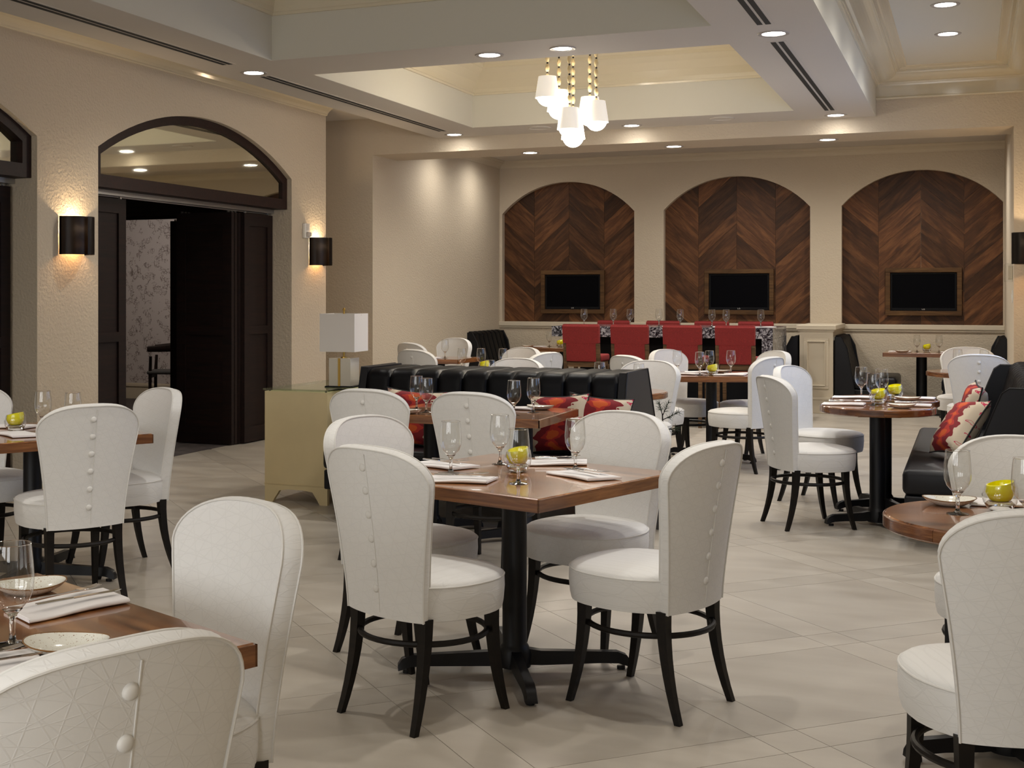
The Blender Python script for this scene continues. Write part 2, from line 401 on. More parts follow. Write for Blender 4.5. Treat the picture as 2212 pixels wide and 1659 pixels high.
# ------------------------------------------------------------------ the room
XL, XR, YF, YH, YN = -6.285, 0.50, -1.6, 13.47, 17.80      # left wall, right wall, wall behind camera, header, niche wall
ZB = 3.19                                                   # underside of the ceiling beams
floor = struct(obj('floor', bx(-12.2, XR+.2, YF-.2, YN+.3, -.10, -.004), M['grout']))
def build_tiles():
    P0, Q0, PER, NAR = 3.387, 1.656, .965, .172
    rects = []
    for i in range(-8, 26):
        for j in range(-16, 26):
            for (p0, p1) in ((0, NAR), (NAR, PER)):
                for (q0, q1) in ((0, NAR), (NAR, PER)):
                    rects.append((P0+i*PER+p0, P0+i*PER+p1, Q0+j*PER+q0, Q0+j*PER+q1))
    g = .0012; c = math.sqrt(.5)
    room = [(-7.2, YF), (XR, YF), (XR, YN), (XL, YN), (-7.2, 13.47)]
    main = [(XL-.30, YF), (XR, YF), (XR, YN), (XL-.30, YN)]
    cells = []
    th = math.radians(22.8); sn, cs = math.sin(th), math.cos(th)
    for (p0, p1, q0, q1) in rects:
        pq = [(p0+g, q0+g), (p1-g, q0+g), (p1-g, q1-g), (p0+g, q1-g)]
        xy = [((q-p)*c, (q+p)*c) for p, q in pq]
        if poly_area(xy) < 0: xy = xy[::-1]
        xy = clip_convex(xy, main)
        if not xy or poly_area(xy) < .002: continue
        mx = sum(p[0] for p in xy)/len(xy); my = sum(p[1] for p in xy)/len(xy)
        u, w = mx*cs+my*sn, -mx*sn+my*cs
        vis = w > 1.2 and -.45*w-.5 < u < .47*w+.5 and 2822*1.45/w < 1100
        cells.append((not vis, w if vis else 99, xy, mx, my))
    cells.sort(key=lambda t: (t[0], t[1]))
    cache = {}
    def mk(xy, mx, my, bm):
        prism(bm, [(p[0]-mx, p[1]-my) for p in xy], lambda p: (p[0], p[1], -.012), lambda p: (p[0], p[1], 0))
    for k, (nv, w, xy, mx, my) in enumerate(cells[:300]):
        key = tuple((round(p[0]-mx, 4), round(p[1]-my, 4)) for p in xy)
        if key not in cache:
            bm = B(); mk(xy, mx, my, bm); cache[key] = mesh_from(bm, 'tile')
        obj('tile', cache[key], M['tile'], floor, (mx, my, 0))
    bm = B()
    for (nv, w, xy, mx, my) in cells[300:]:
        prism(bm, xy, lambda p: (p[0], p[1], -.012), lambda p: (p[0], p[1], 0))
    o = obj('tile_field', bm, M['tile'], floor); o['kind'] = 'stuff'
build_tiles()

def arch_pts(a, b, spring, rise, n=24):
    """points of a segmental arch from b back to a"""
    ch = b-a; R = ch*ch/(8*rise)+rise/2; cz = spring+rise-R; m = (a+b)/2; out = []
    for i in range(n+1):
        y = b-(b-a)*i/n; out.append((y, cz+math.sqrt(max(0, R*R-(y-m)**2))))
    return out
OPEN = [(4.55, 7.69), (8.411, 11.553)]; SPR, RISE = 2.605, .41
poly = [(YF, 0)]
for a, b in OPEN:
    poly += [(a, 0)] + arch_pts(a, b, SPR, RISE)[::-1] + [(b, 0)]
poly += [(12.305, 0), (12.305, 3.6), (YF, 3.6)]
wl = struct(obj('wall_left', prism(B(), poly, lambda p: (XL, p[0], p[1]), lambda p: (XL-.30, p[0], p[1])), M['plaster']))
wr = B()
box(wr, XR, XR+.15, YF, YH, 0, 1.0); box(wr, XR, XR+.15, YF, YH, 2.55, 3.9)
ys = [YF]+[v for w in WINDOWS for v in w]+[YH]
for i in range(0, len(ys), 2): box(wr, XR, XR+.15, ys[i], ys[i+1], 1.0, 2.55)
struct(obj('wall_right', wr, M['plaster']))
wf = B(); box(wf, XL-.3, XR+.15, YF-.15, YF, 0, .80); box(wf, XL-.3, XR+.15, YF-.15, YF, 2.5, 3.9)
xs = [XL-.3]+[v for w in REAR_FILL_WINDOWS for v in w]+[XR+.15]
for i in range(0, len(xs), 2): box(wf, xs[i], xs[i+1], YF-.15, YF, .80, 2.5)
struct(obj('wall_front', wf, M['plaster']))
for i, (a, b) in enumerate(REAR_FILL_WINDOWS):  # unseen window frames, added to house the rear fill light
    w = B()
    for (x0, x1, z0, z1) in ((a, b, .80, .86), (a, b, 2.44, 2.5), (a, a+.06, .86, 2.44), (b-.06, b, .86, 2.44), ((a+b)/2-.025, (a+b)/2+.025, .86, 2.44)):
        box(w, x0, x1, YF-.09, YF-.03, z0, z1)
    wo = struct(obj('window_%d' % (i+21), w, M['frame_dark']))
    for (x0, x1) in ((a+.06, (a+b)/2-.025), ((a+b)/2+.025, b-.06)): obj('pane', bx(x0, x1, YF-.061, YF-.055, .86, 2.44), M['pane'], wo)
for i, (a, b) in enumerate(WINDOWS):
    w = B()
    for (y0, y1, z0, z1) in ((a, b, 1.0, 1.06), (a, b, 2.49, 2.55), (a, a+.06, 1.06, 2.49), (b-.06, b, 1.06, 2.49), ((a+b)/2-.025, (a+b)/2+.025, 1.06, 2.49)):
        box(w, XR+.03, XR+.09, y0, y1, z0, z1)
    wo = struct(obj('window_%d' % (i+1), w, M['frame_dark']))
    for (y0, y1) in ((a+.06, (a+b)/2-.025), ((a+b)/2+.025, b-.06)):
        obj('pane', bx(XR+.055, XR+.061, y0, y1, 1.06, 2.49), M['pane'], wo)
    obj('window_sill', bx(XR-.04, XR+.03, a-.04, b+.04, .97, 1.0), M['cream'], wo)
# header wall with the wide opening into the alcove, and the shadowed return beside it
hd = B()
box(hd, XL, .36, YH, YH+.70, 3.035, 3.9)
box(hd, .36, XR+.15, YH, YH+.70, 0, 3.9)
box(hd, -7.20, XL, YH, YH+.70, 0, 3.9)
struct(obj('wall_header', hd, M['plaster2']))
struct(obj('wall_passage', box(box(B(), -7.35, -7.20, 12.155, YH, 0, 3.9), -7.20, XL-.30, 12.155, 12.305, 0, 3.9), M['plaster']))
# alcove walls
struct(obj('wall_alcove_left', bx(XL-.2, XL, YH+.70, YN+.3, 0, 3.5), M['plaster2']))
struct(obj('wall_alcove_right', bx(.372, .60, YH+.70, YN+.3, 0, 3.5), M['plaster2']))
NICHE = [(-6.245, -4.313), (-3.902, -1.965), (-1.570, .355)]; NSPR, NRISE = 2.605, .435
poly = [(XL, 1.03)]
for a, b in NICHE: poly += [(a, 1.03)] + arch_pts(a, b, NSPR, NRISE)[::-1] + [(b, 1.03)]
poly += [(.372, 1.03), (.372, 3.5), (XL, 3.5)]
wb = struct(obj('wall_back', prism(B(), poly, lambda p: (p[0], YN, p[1]), lambda p: (p[0], YN+.13, p[1])), M['plaster2']))
obj('niche_backing', bx(XL, .372, YN+.13, YN+.17, 0, 3.5), M['plaster2'], wb)  # unseen sheet added to stop outside light leaking between the planks
obj('lower_wall', bx(XL, .372, YN, YN+.13, 0, 1.03), M['plaster2'], wb)
struct(obj('trim_1', box(bx(XL, .372, YN-.035, YN+.12, 1.0, 1.062, bev=.006), XL, .372, YN-.02, YN, .975, 1.0), M['cream']))
# low pier between the booths
pr = struct(obj('wall_pier', bx(-1.95, -1.557, 16.535, YN, 0, 1.02), M['cream']))
obj('cap', box(bx(-1.985, -1.522, 16.50, YN-.035, 1.02, 1.075, bev=.006), -1.965, -1.542, 16.52, YN-.035, 1.0, 1.02), M['cream'], pr)
pm = B()
for (x0, x1, z0, z1, w_, d_) in ((-1.90, -1.607, .30, .92, .035, .018), (-1.865, -1.642, .335, .885, .012, .03)):
    box(pm, x0, x1, 16.535-d_, 16.535, z1-w_, z1, bev=.005); box(pm, x0, x1, 16.535-d_, 16.535, z0, z0+w_, bev=.005)
    box(pm, x0, x0+w_, 16.535-d_, 16.535, z0+w_, z1-w_, bev=.005); box(pm, x1-w_, x1, 16.535-d_, 16.535, z0+w_, z1-w_, bev=.005)
obj('panel_moulding', pm, M['cream'], pr)
obj('plinth', box(bx(-1.965, -1.542, 16.515, 16.535, 0, .17, bev=.006), -1.97, -1.537, 16.508, 16.535, .17, .20), M['cream'], pr)
# baseboards
bl = B()
for (y0, y1) in ((YF, 4.55), (7.69, 8.411), (11.553, 12.305)):
    box(bl, XL, XL+.02, y0, y1, 0, .20); box(bl, XL, XL+.03, y0, y1, .16, .19, bev=.006); box(bl, XL, XL+.035, y0, y1, 0, .03)
for (y0) in (7.69, 11.553): pass
struct(obj('baseboard_left', bl, M['cream']))
struct(obj('baseboard_alcove', bx(XL, .372, YN-.015, YN, 0, .14), M['cream']))

# ------------------------------------------------------------------ ceiling
ce = B()
box(ce, XL-.9, XR+.15, YF-.15, YN+.3, 3.9, 4.0)
ceiling = struct(obj('ceiling', ce, M['coffer']))
obj('side_ceiling', bx(-7.2, -5.51, YF, YH, 3.45, 3.9), M['soffit'], ceiling)
obj('tray_ceiling', bx(-.871, XR, YF, YH, 3.62, 3.9), M['coffer'], ceiling)
obj('alcove_ceiling', bx(XL, .372, YH+.70, YN+.13, 3.36, 3.9), M['soffit'], ceiling)
BY = [(.05, .72), (4.29, 4.96), (8.53, 9.20), (12.77, YH)]
obj('beam', bx(-5.51, -4.81, YF, YH, ZB, 3.9), M['soffit'], ceiling)
obj('beam', bx(-1.555, -.871, YF, YH, ZB, 3.9), M['soffit'], ceiling)
for a, b in BY: obj('beam', bx(-4.81, -1.555, a, b, ZB, 3.9), M['soffit'], ceiling)
# lighter inner faces of the coffers and of the tray side
def coffer_lining(x0, x1, y0, y1, z0, z1, t=.004):
    bm = B()
    box(bm, x0, x0+t, y0, y1, z0, z1); box(bm, x1-t, x1, y0, y1, z0, z1)
    box(bm, x0+t, x1-t, y0, y0+t, z0, z1); box(bm, x0+t, x1-t, y1-t, y1, z0, z1)
    return bm
PROF = [(0, 0), (.018, 0), (.022, .014), (.030, .018), (.034, .045), (.060, .095), (.110, .150), (.160, .185), (.172, .190), (.176, .215), (.205, .240), (.215, .262), (.235, .265), (.235, .285)]
def crown_loop(name, x0, x1, y0, y1, z0, sx=1, sz=1, mat='crown', prof=None):
    bm = B(); rows = []
    for o_, z in (prof or PROF):
        o_ *= sx; z = z0+z*sz
        rows.append([(x0+o_, y0+o_, z), (x1-o_, y0+o_, z), (x1-o_, y1-o_, z), (x0+o_, y1-o_, z)])
    grid(bm, rows, close_u=True)
    bmesh.ops.recalc_face_normals(bm, faces=bm.faces)
    return struct(obj(name, bm, M[mat]))
TRAY = [(0, 0), (.018, 0), (.020, .016), (.032, .018), (.034, .030), (.046, .032)]
TRAY += [(.046+.150*math.sin(PI/2*i/10), .032+.070*(1-math.cos(PI/2*i/10))) for i in range(1, 11)]
TRAY += [(.200, .104), (.201, .114), (.222, .116)]+[(.222+.06*(1-math.cos(PI/2*i/5)), .116+.020*math.sin(PI/2*i/5)) for i in range(1, 6)]+[(.290, .138), (.300, .148), (.325, .150)]
ntrim = 2
for y0, y1 in ((BY[0][1], BY[1][0]), (BY[1][1], BY[2][0]), (BY[2][1], BY[3][0])):
    obj('coffer_face', coffer_lining(-4.81, -1.555, y0, y1, ZB+.001, 3.52), M['coffer'], ceiling)
    crown_loop('trim_%d' % ntrim, -4.806, -1.559, y0+.004, y1-.004, 3.52, 1.1, 1.33); ntrim += 1
obj('tray_face', bx(-.871, -.867, YF, YH, ZB+.001, 3.48), M['coffer'], ceiling)
crown_loop('trim_%d' % ntrim, -.867, XR, YF, YH, 3.475, 1, 1, prof=TRAY); ntrim += 1
struct(obj('trim_%d' % ntrim, box(bx(-.867, XR, YH-.035, YH, 3.345, 3.365, bev=.005), -.867, XR, YH-.018, YH, 3.365, 3.48), M['crown'])); ntrim += 1
def crown_run(name, pts_fn, n0, n1, z0, sx, sz, mat):
    """straight crown moulding; pts_fn(offset, t, z) gives a point for t in {0, 1}"""
    bm = B(); pr_ = PROF+[(0, PROF[-1][1])]
    a = [bm.verts.new(pts_fn(o*sx, n0, z0+z*sz)) for o, z in pr_]; b = [bm.verts.new(pts_fn(o*sx, n1, z0+z*sz)) for o, z in pr_]
    n = len(pr_)
    for i in range(n): bm.faces.new((a[i], a[(i+1) % n], b[(i+1) % n], b[i]))
    bm.faces.new(a[::-1]); bm.faces.new(b)
    return struct(obj(name, bm, M[mat]))
crown_run('trim_%d' % ntrim, lambda o, t, z: (XL+o, t, z), YF, 12.305, 3.33, .6, .42, 'crown'); ntrim += 1
crown_run('trim_%d' % ntrim, lambda o, t, z: (XL+o, t, z), YH+.70, YN, 3.262, .5, .34, 'cream'); ntrim += 1
crown_run('trim_%d' % ntrim, lambda o, t, z: (t, YN-o, z), XL, .372, 3.262, .5, .34, 'cream'); ntrim += 1

# recessed downlights
def downlight_mesh(r):
    ring = lathe(B(), [(r, .002), (r+.004, -.004), (r+.028, -.006), (r+.032, 0), (r+.032, .004), (r, .004)], 32, close=True)
    lens = lathe(B(), [(0, -.001), (r, -.001), (r, .003), (0, .003)], 32)
    return mesh_from(ring, 'trim_ring', True, 40), mesh_from(lens, 'lens')
ring_me, lens_me = downlight_mesh(.074)
ring_sm, lens_sm = downlight_mesh(.062)
def spot(loc, energy, size=150, blend=.9, color=(1, .955, .89), radius=.05, parent=None):
    d = bpy.data.lights.new('downlight_lamp', 'SPOT'); d.energy = energy; d.spot_size = math.radians(size); d.spot_blend = blend
    d.color = color; d.shadow_soft_size = radius
    o = bpy.data.objects.new('downlight_lamp', d); COL.objects.link(o); o.location = loc
    if parent: o.parent = parent
    return o
def downlight(x, y, z, label, group, e=1.0, small=False, size=150):
    t = thing('recessed_downlight', label, 'downlight', (x, y, z), 0, group)
    obj('trim_ring', ring_sm if small else ring_me, M['trimring'], t)
    obj('lens', lens_sm if small else lens_me, M['lens'], t)
    spot((0, 0, -.02), SPOT_E*e, size, parent=t)
    return t
BCOL = {-5.2: 'left beam', -3.235: 'cross beam middle', -1.222: 'right beam'}
ROWS = [(13.245, 'at the far end of the coffered ceiling'), (8.94, 'at the near cross beam'), (4.62, 'over the near tables'), (.40, 'behind the camera')]
for x, nx in BCOL.items():
    for y, ny in ROWS:
        downlight(x, y, ZB, 'recessed downlight in the %s, %s' % (nx, ny), 'downlights in the beams', .2 if y > 13 else 1.0)
downlight(-2.67, 8.90, ZB, 'narrow adjustable downlight beside the pendant cluster', 'downlights in the beams', .6, True)
for x, n in ((-4.561, 'leftmost'), (-2.946, 'middle'), (-1.366, 'rightmost')):
    downlight(x, 13.94, 3.035, '%s of the three downlights under the alcove header' % n, 'downlights under the header', 1.5)
for y, n in ((11.72, 'deepest'), (10.53, 'second deepest'), (9.3, 'third deepest'), (8.1, 'fourth deepest'), (6.9, 'fifth deepest'), (5.7, 'sixth deepest'), (4.5, 'seventh deepest')):
    downlight(-.187, y, 3.62, '%s downlight in the tray ceiling at right' % n, 'downlights in the tray ceiling', .8)
for x, y, n in ((-5.75, 15.2, 'nearer the header by the left wall'), (-5.75, 16.6, 'by the left wall and the arches'), (-2.9, 16.2, 'above the far red chairs'), (-.6, 16.2, 'above the right booth')):
    downlight(x, y, 3.36, 'downlight in the alcove ceiling %s' % n, 'downlights in the alcove', .7 if x < -5 else 2.2, size=165)
# ceiling speakers
for x, y, n in ((-4.167, 13.05, 'left'), (-2.281, 13.06, 'right')):
    tag(obj('ceiling_speaker', lathe(B(), [(0, -.002), (.105, -.002), (.108, -.006), (.12, -.006), (.122, 0), (0, 0)], 32), M['soffit'], loc=(x, y, ZB)),
        'round flush ceiling speaker in the far beam, %s of the two' % n, 'speaker', 'ceiling speakers')
# linear air diffusers
def diffuser(x, y0, y1, label):
    t = thing('linear_diffuser', label, 'air vent', (x, (y0+y1)/2, ZB), 0, 'linear air vents in the beams'); h = (y1-y0)/2
    fr = B()
    for (a, b) in ((-.062, -.044), (-.009, .009), (.044, .062)): box(fr, a, b, -h, h, -.002, 0)
    for (a, b) in ((-h, -h+.018), (h-.018, h)): box(fr, -.044, -.009, a, b, -.002, 0); box(fr, .009, .044, a, b, -.002, 0)
    obj('frame', fr, M['soffit'], t)
    for (a, b) in ((-.044, -.009), (.009, .044)): obj('slot', bx(a, b, -h+.018, h-.018, -.004, 0), M['slot'], t)
diffuser(-5.19, 5.1, 8.55, 'long double slot air vent in the left beam, nearer one')
diffuser(-5.20, 9.10, 12.92, 'long double slot air vent in the left beam, farther one')
diffuser(-1.235, 5.2, 8.62, 'long double slot air vent in the right beam, nearer one')
diffuser(-1.240, 9.22, 12.87, 'long double slot air vent in the right beam, farther one')

# ------------------------------------------------------------------ chevron panels in the niches
def chevron(idx, a, b, label):
    root = thing('chevron_panel', label, 'wood panel', ((a+b)/2, YN+.115, 1.03), 0, 'chevron wood panels in the arches')
    clip = [(p[0]-(a+b)/2, p[1]-1.03) for p in [(a-.03, 1.03), (b+.03, 1.03)]+arch_pts(a-.03, b+.03, NSPR, NRISE+.02, 20)]
    cw = .513; tan = .90; ang0 = math.atan(tan); pit = .24
    for k in range(4):
        xa, xb = (-2+k)*cw, (-1+k)*cw
        if k == 0: xa = -1.05
        if k == 3: xb = 1.05
        sgn = 1 if k % 2 else -1
        z0 = -2.6+random.uniform(0, .05)
        while z0 < 2.6:
            h = pit*random.choice((.8, 1, 1.1, 1.25)); g = .0012
            def zl(x, base): return base+sgn*tan*(x-((-2+k)*cw if sgn > 0 else (-2+k)*cw))
            q = [(xa+g, zl(xa, z0)+g), (xb-g, zl(xb, z0)+g), (xb-g, zl(xb, z0+h)-g), (xa+g, zl(xa, z0+h)-g)]
            z0 += h
            q = clip_convex(q, clip)
            if not q or abs(poly_area(q)) < .0015: continue
            mx = sum(p[0] for p in q)/len(q); mz = sum(p[1] for p in q)/len(q)
            al = sgn*ang0; ca, sa = math.cos(al), math.sin(al)
            loc = [((p[0]-mx)*ca+(p[1]-mz)*sa, -(p[0]-mx)*sa+(p[1]-mz)*ca) for p in q]
            d = random.uniform(0, .0025)
            bm = prism(B(), loc, lambda p: (p[0], -.012-d, p[1]), lambda p: (p[0], .010, p[1]))
            obj('plank', bm, M['chevron'], root, (mx, 0, mz), (0, -al, 0))
    return root
for i, ((a, b), n) in enumerate(zip(NICHE, ('left', 'middle', 'right'))):
    chevron(i, a, b, 'walnut chevron plank panel filling the %s arched niche' % n)
def tv(x0, x1, label):
    t = thing('television', label, 'television', ((x0+x1)/2, YN+.10, 1.485), 0, 'televisions in the arches')
    w, h, fw = (x1-x0)/2, .305, .058
    fr = B()
    for (a, b, c, d) in ((-w, w, h-fw, h), (-w, w, -h, -h+fw), (-w, -w+fw, -h+fw, h-fw), (w-fw, w, -h+fw, h-fw)): box(fr, a, b, -.055, 0, c, d, bev=.004)
    obj('wood_frame', fr, M['tvframe'], t)
    bz = B(); w2, h2, bw = w-fw-.004, h-fw-.004, .022
    for (a, b, c, d) in ((-w2, w2, h2-bw, h2), (-w2, w2, -h2, -h2+bw*1.5), (-w2, -w2+bw, -h2+bw*1.5, h2-bw), (w2-bw, w2, -h2+bw*1.5, h2-bw)): box(bz, a, b, -.034, 0, c, d, bev=.003)
    obj('bezel', bz, M['black'], t)
    obj('screen', bx(-w2+bw, w2-bw, -.024, 0, -h2+bw*1.5, h2-bw), M['screen'], t)
    lg = B(); box(lg, -.016, -.013, -.0365, -.034, -h2+.010, -h2+.026); box(lg, -.016, -.004, -.0365, -.034, -h2+.010, -h2+.013)
    tube(lg, [(.010+.008*math.cos(q), -.0355, -h2+.018+.008*math.sin(q)) for q in [PI/3+i*5*PI/3/10 for i in range(11)]], .0014, 5); box(lg, .010, .018, -.0365, -.034, -h2+.017, -h2+.0195)
    obj('logo', lg, M['plastic'], t)
tv(-5.68, -4.753, 'black flat television in oak frame on the left chevron panel')
tv(-3.357, -2.439, 'black flat television in oak frame on the middle chevron panel')
tv(-1.034, -.120, 'black flat television in oak frame on the right chevron panel')

# ------------------------------------------------------------------ left wall: transoms, folding doors, sconces
def transom(n, a, b, tw=0):
    xf, xb = XL-.05, XL-.16
    outer = [(a, 2.30), (b, 2.30)]+arch_pts(a, b, SPR, RISE, 24)
    inner = [(a+.095, 2.40), (b-.095, 2.40)]+arch_pts(a+.095, b-.095, SPR-.045, RISE-.03, 24)
    bm = B(); m = len(outer)
    R = [[bm.verts.new((x, p[0], p[1])) for p in pts] for x in (xf, xb) for pts in (outer, inner)]
    for i in range(m):
        j = (i+1) % m
        bm.faces.new((R[0][i], R[0][j], R[1][j], R[1][i])); bm.faces.new((R[2][j], R[2][i], R[3][i], R[3][j]))
        bm.faces.new((R[1][i], R[1][j], R[3][j], R[3][i])); bm.faces.new((R[0][j], R[0][i], R[2][i], R[2][j]))
    w = struct(obj('window_%d' % n, bm, M['frame_dark']))
    obj('pane', prism(B(), [(a+.09, 2.395), (b-.09, 2.395)]+arch_pts(a+.09, b-.09, SPR-.043, RISE-.028, 24), lambda p: (xf-.022+tw*(p[0]-(a+b)/2), p[0], p[1]), lambda p: (xf-.030+tw*(p[0]-(a+b)/2), p[0], p[1])), M['mirror'], w)
    obj('track', box(bx(XL-.27, XL-.20, a, b, 2.262, 2.30), XL-.285, XL-.275, a, b, 2.255, 2.30), M['steel'], w)
    obj('head_panel', bx(XL-.30, XL-.155, a, b, 2.30, 2.42), M['frame_dark'], w)
for i, (a, b) in enumerate(OPEN): transom(len(WINDOWS)+1+i, a+.004, b-.004, (-.022, 0)[i])
ND = [0]
def door_panel(w, loc, rz, h=2.24):
    """one leaf of the folding wall: two recessed panels in a stile-and-rail frame, hinged at local x=0"""
    ND[0] += 1
    st = B(); t = .024
    for (a, b, c, d) in ((0, .10, .012, h), (w-.10, w, .012, h), (.10, w-.10, h-.12, h), (.10, w-.10, .012, .16), (.10, w-.10, 1.06, 1.14)): box(st, a, b, -t, t, c, d)
    o = struct(obj('door_%d' % ND[0], st, M['door_dark'], loc=loc, rot=(0, 0, rz)))
    for (c, d) in ((.16, 1.06), (1.14, h-.12)): obj('panel', bx(.10, w-.10, -.007, .007, c, d), M['door_dark'], o)
    obj('roller', box(box(B(), .04, .06, -.008, .008, h, h+.018), w-.06, w-.04, -.008, .008, h, h+.018), M['steel'], o)
    return o
XD = XL-.235
door_panel(.65, (XD, 8.42, 0), PI/2)                       # left leaf, closed along the wall
door_panel(.55, (XD, 11.54, 0), -PI/2)                     # right leaf
for k in range(3): door_panel(.62, (XD-.02, 10.97-.062*k, 0), PI)       # leaves folded into a stack
door_panel(.87, (-7.97, 11.95, 0), 0)                      # leaf of the inner partition
for y in (4.58, 5.35, 6.12, 6.89): door_panel(.76, (XD, y, 0), PI/2)    # neighbouring opening, closed
# private dining room seen through the opening
IN = B()
box(IN, -12.2, -7.35, 15.2, 15.35, 0, 3.4)
struct(obj('wall_private_room', IN, M['paper']))
ip = B(); box(ip, -12.2, -12.05, 4.2, 15.2, 0, 3.4); box(ip, -12.05, XL-.30, 4.05, 4.2, 0, 3.4); box(ip, -7.35, -7.2, YH, 15.2, 0, 3.4)
struct(obj('wall_private_side', ip, M['plaster']))
obj('private_ceiling', box(bx(-12.2, XL-.30, 4.05, 12.155, 2.75, 2.85), -12.2, -7.35, 12.155, 15.35, 2.75, 2.85), M['coffer'], ceiling)
obj('carpet', box(bx(-12.05, XL-.30, 4.2, 12.155, -.004, .003), -12.05, -7.35, 12.155, 15.2, -.004, .003), M['carpet'], floor)
struct(obj('baseboard_private', box(bx(-12.05, -7.35, 15.175, 15.2, 0, .22), -12.05, -7.35, 15.16, 15.2, .17, .21, bev=.008), M['cream']))
struct(obj('trim_%d' % ntrim, box(bx(-9.6, -7.10, 11.90, 12.0, 2.30, 2.55), -9.6, -7.10, 11.93, 11.97, 2.265, 2.30), M['door_dark'])); ntrim += 1
def point(name, loc, e, col, r=.06, parent=None):
    d = bpy.data.lights.new(name, 'POINT'); d.energy = e; d.color = col; d.shadow_soft_size = r
    o = bpy.data.objects.new(name, d); COL.objects.link(o); o.location = loc
    if parent: o.parent = parent
    return o
t = thing('ceiling_lamp', 'flush white ceiling lamp inside the private dining room', 'ceiling lamp', (-9.6, 13.2, 2.75))  # added out-of-view lamp, carries the light for the private room
obj('lamp_dome', lathe(B(), [(.18, 0), (.17, -.04), (.10, -.075), (0, -.09)], 24), M['shade'], t, smooth=True)
point('ceiling_lamp_light', (0, 0, -.2), 26, (1, .9, .82), .1, t)
# wooden chair in the private dining room
def inner_chair(loc, rz):
    t = thing('wooden_armchair', 'dark wooden armchair with grey seat inside the private dining room', 'chair', loc, rz)
    obj('seat', bx(-.24, .24, -.24, .24, .43, .475, bev=.015), M['terracotta'], t)
    for sx in (-1, 1):
        obj('leg', tube(B(), [(sx*.22, .20, 0), (sx*.21, .20, .43), (sx*.23, .19, .66)], [.018, .022, .018], 8), M['door_dark'], t, smooth=True)
        obj('leg', tube(B(), [(sx*.22, -.27, 0), (sx*.20, -.22, .43), (sx*.20, -.29, .79)], [.018, .024, .018], 8), M['door_dark'], t, smooth=True)
    arc = [(.30*math.sin(q)*1.0, .10-.37*math.cos(q), .76+.02*math.cos(q)) for q in [(-1.9+3.8*i/16) for i in range(17)]]
    obj('top_rail', tube(B(), arc, [.02+.018*math.cos((i-8)/8*1.4) for i in range(17)], 8, flat=1.5), M['door_dark'], t, smooth=True)
    obj('seat_rail', box(bx(-.23, .23, .19, .215, .38, .43), -.23, .23, -.225, -.20, .38, .43), M['door_dark'], t)
inner_chair((-9.55, 14.25, .003), math.radians(115))

def sconce(loc, rz, label):
    """wall lamp: overlapping curved bronze leaves, open top and bottom; local +x points into the room"""
    t = thing('wall_sconce', label, 'wall lamp', loc, rz, 'bronze wall sconces')
    obj('back_plate', bx(0, .02, -.06, .06, -.075, .045, bev=.004), M['bronze'], t)
    obj('arm', bx(.02, .05, -.02, .02, -.03, .01), M['bronze'], t)
    def leaf(a0, a1, rx, ry, cy):
        bm = B(); pts = [(.02+rx*math.cos(q), cy+ry*math.sin(q)) for q in [a0+(a1-a0)*i/16 for i in range(17)]]
        if a0 < -1.5: pts = [(.003, pts[0][1])]+pts
        else: pts = pts+[(.003, pts[-1][1])]
        rows = []
        for z in (-.143, .143): rows.append([(p[0], p[1], z) for p in pts])
        grid(bm, rows); r = bmesh.ops.solidify(bm, geom=bm.faces[:], thickness=.003)
        return bm
    obj('shade_leaf', leaf(-PI/2, PI*.30, .125, .135, -.014), M['bronze'], t, smooth=True)
    obj('shade_leaf', leaf(-PI*.08, PI/2, .150, .135, .014), M['bronze'], t, smooth=True)
    obj('bulb', lathe(B(), [(0, -.05), (.018, -.04), (.024, 0), (.018, .04), (0, .05)], 16), M['sconce_bulb'], t, (.062, 0, 0), smooth=True)
    point('sconce_light', (.062, 0, .05), 9.0, (1, .74, .46), .02, t)
    point('sconce_light', (.062, 0, -.07), 2.2, (1, .52, .20), .02, t)
sconce((XL, 8.085, 1.893), 0, 'bronze wall sconce glowing on the pillar between the two arches')
sconce((XL, 12.075, 1.893), 0, 'bronze wall sconce at the end of the left wall by the alarm')
sconce((XR, 13.10, 1.87), PI, 'dark wall sconce cut by the right edge of the picture')
t = thing('fire_alarm', 'white fire alarm strobe on the left wall beside the sconce', 'alarm', (XL, 11.83, 2.10))
obj('housing', bx(0, .035, -.055, .055, -.075, .075, bev=.008), M['plastic'], t)
obj('strobe', bx(.035, .065, -.035, .035, -.06, -.015, bev=.008), M['strobe'], t)
sp = B()
for k in range(6): box(sp, .035, .038, -.03, .03, .005+k*.011, .010+k*.011)
obj('speaker_slots', sp, M['trimring'], t)
t = thing('pull_station', 'pale wall alarm in clear cover on the right jamb of the alcove', 'alarm', (.36, 13.80, 1.66))
obj('cover', bx(-.075, 0, -.06, .06, -.09, .09, bev=.01), M['pane'], t)
obj('body', bx(-.045, 0, -.035, .035, -.065, .065, bev=.006), M['cream'], t)
tag(obj('light_switch', box(bx(-.008, 0, -.036, .036, -.06, .06, bev=.003), -.014, -.008, -.012, .012, -.022, .022), M['plastic'], loc=(.36, 13.80, 1.43)), 'white light switch below the pale wall alarm on the jamb', 'switch')

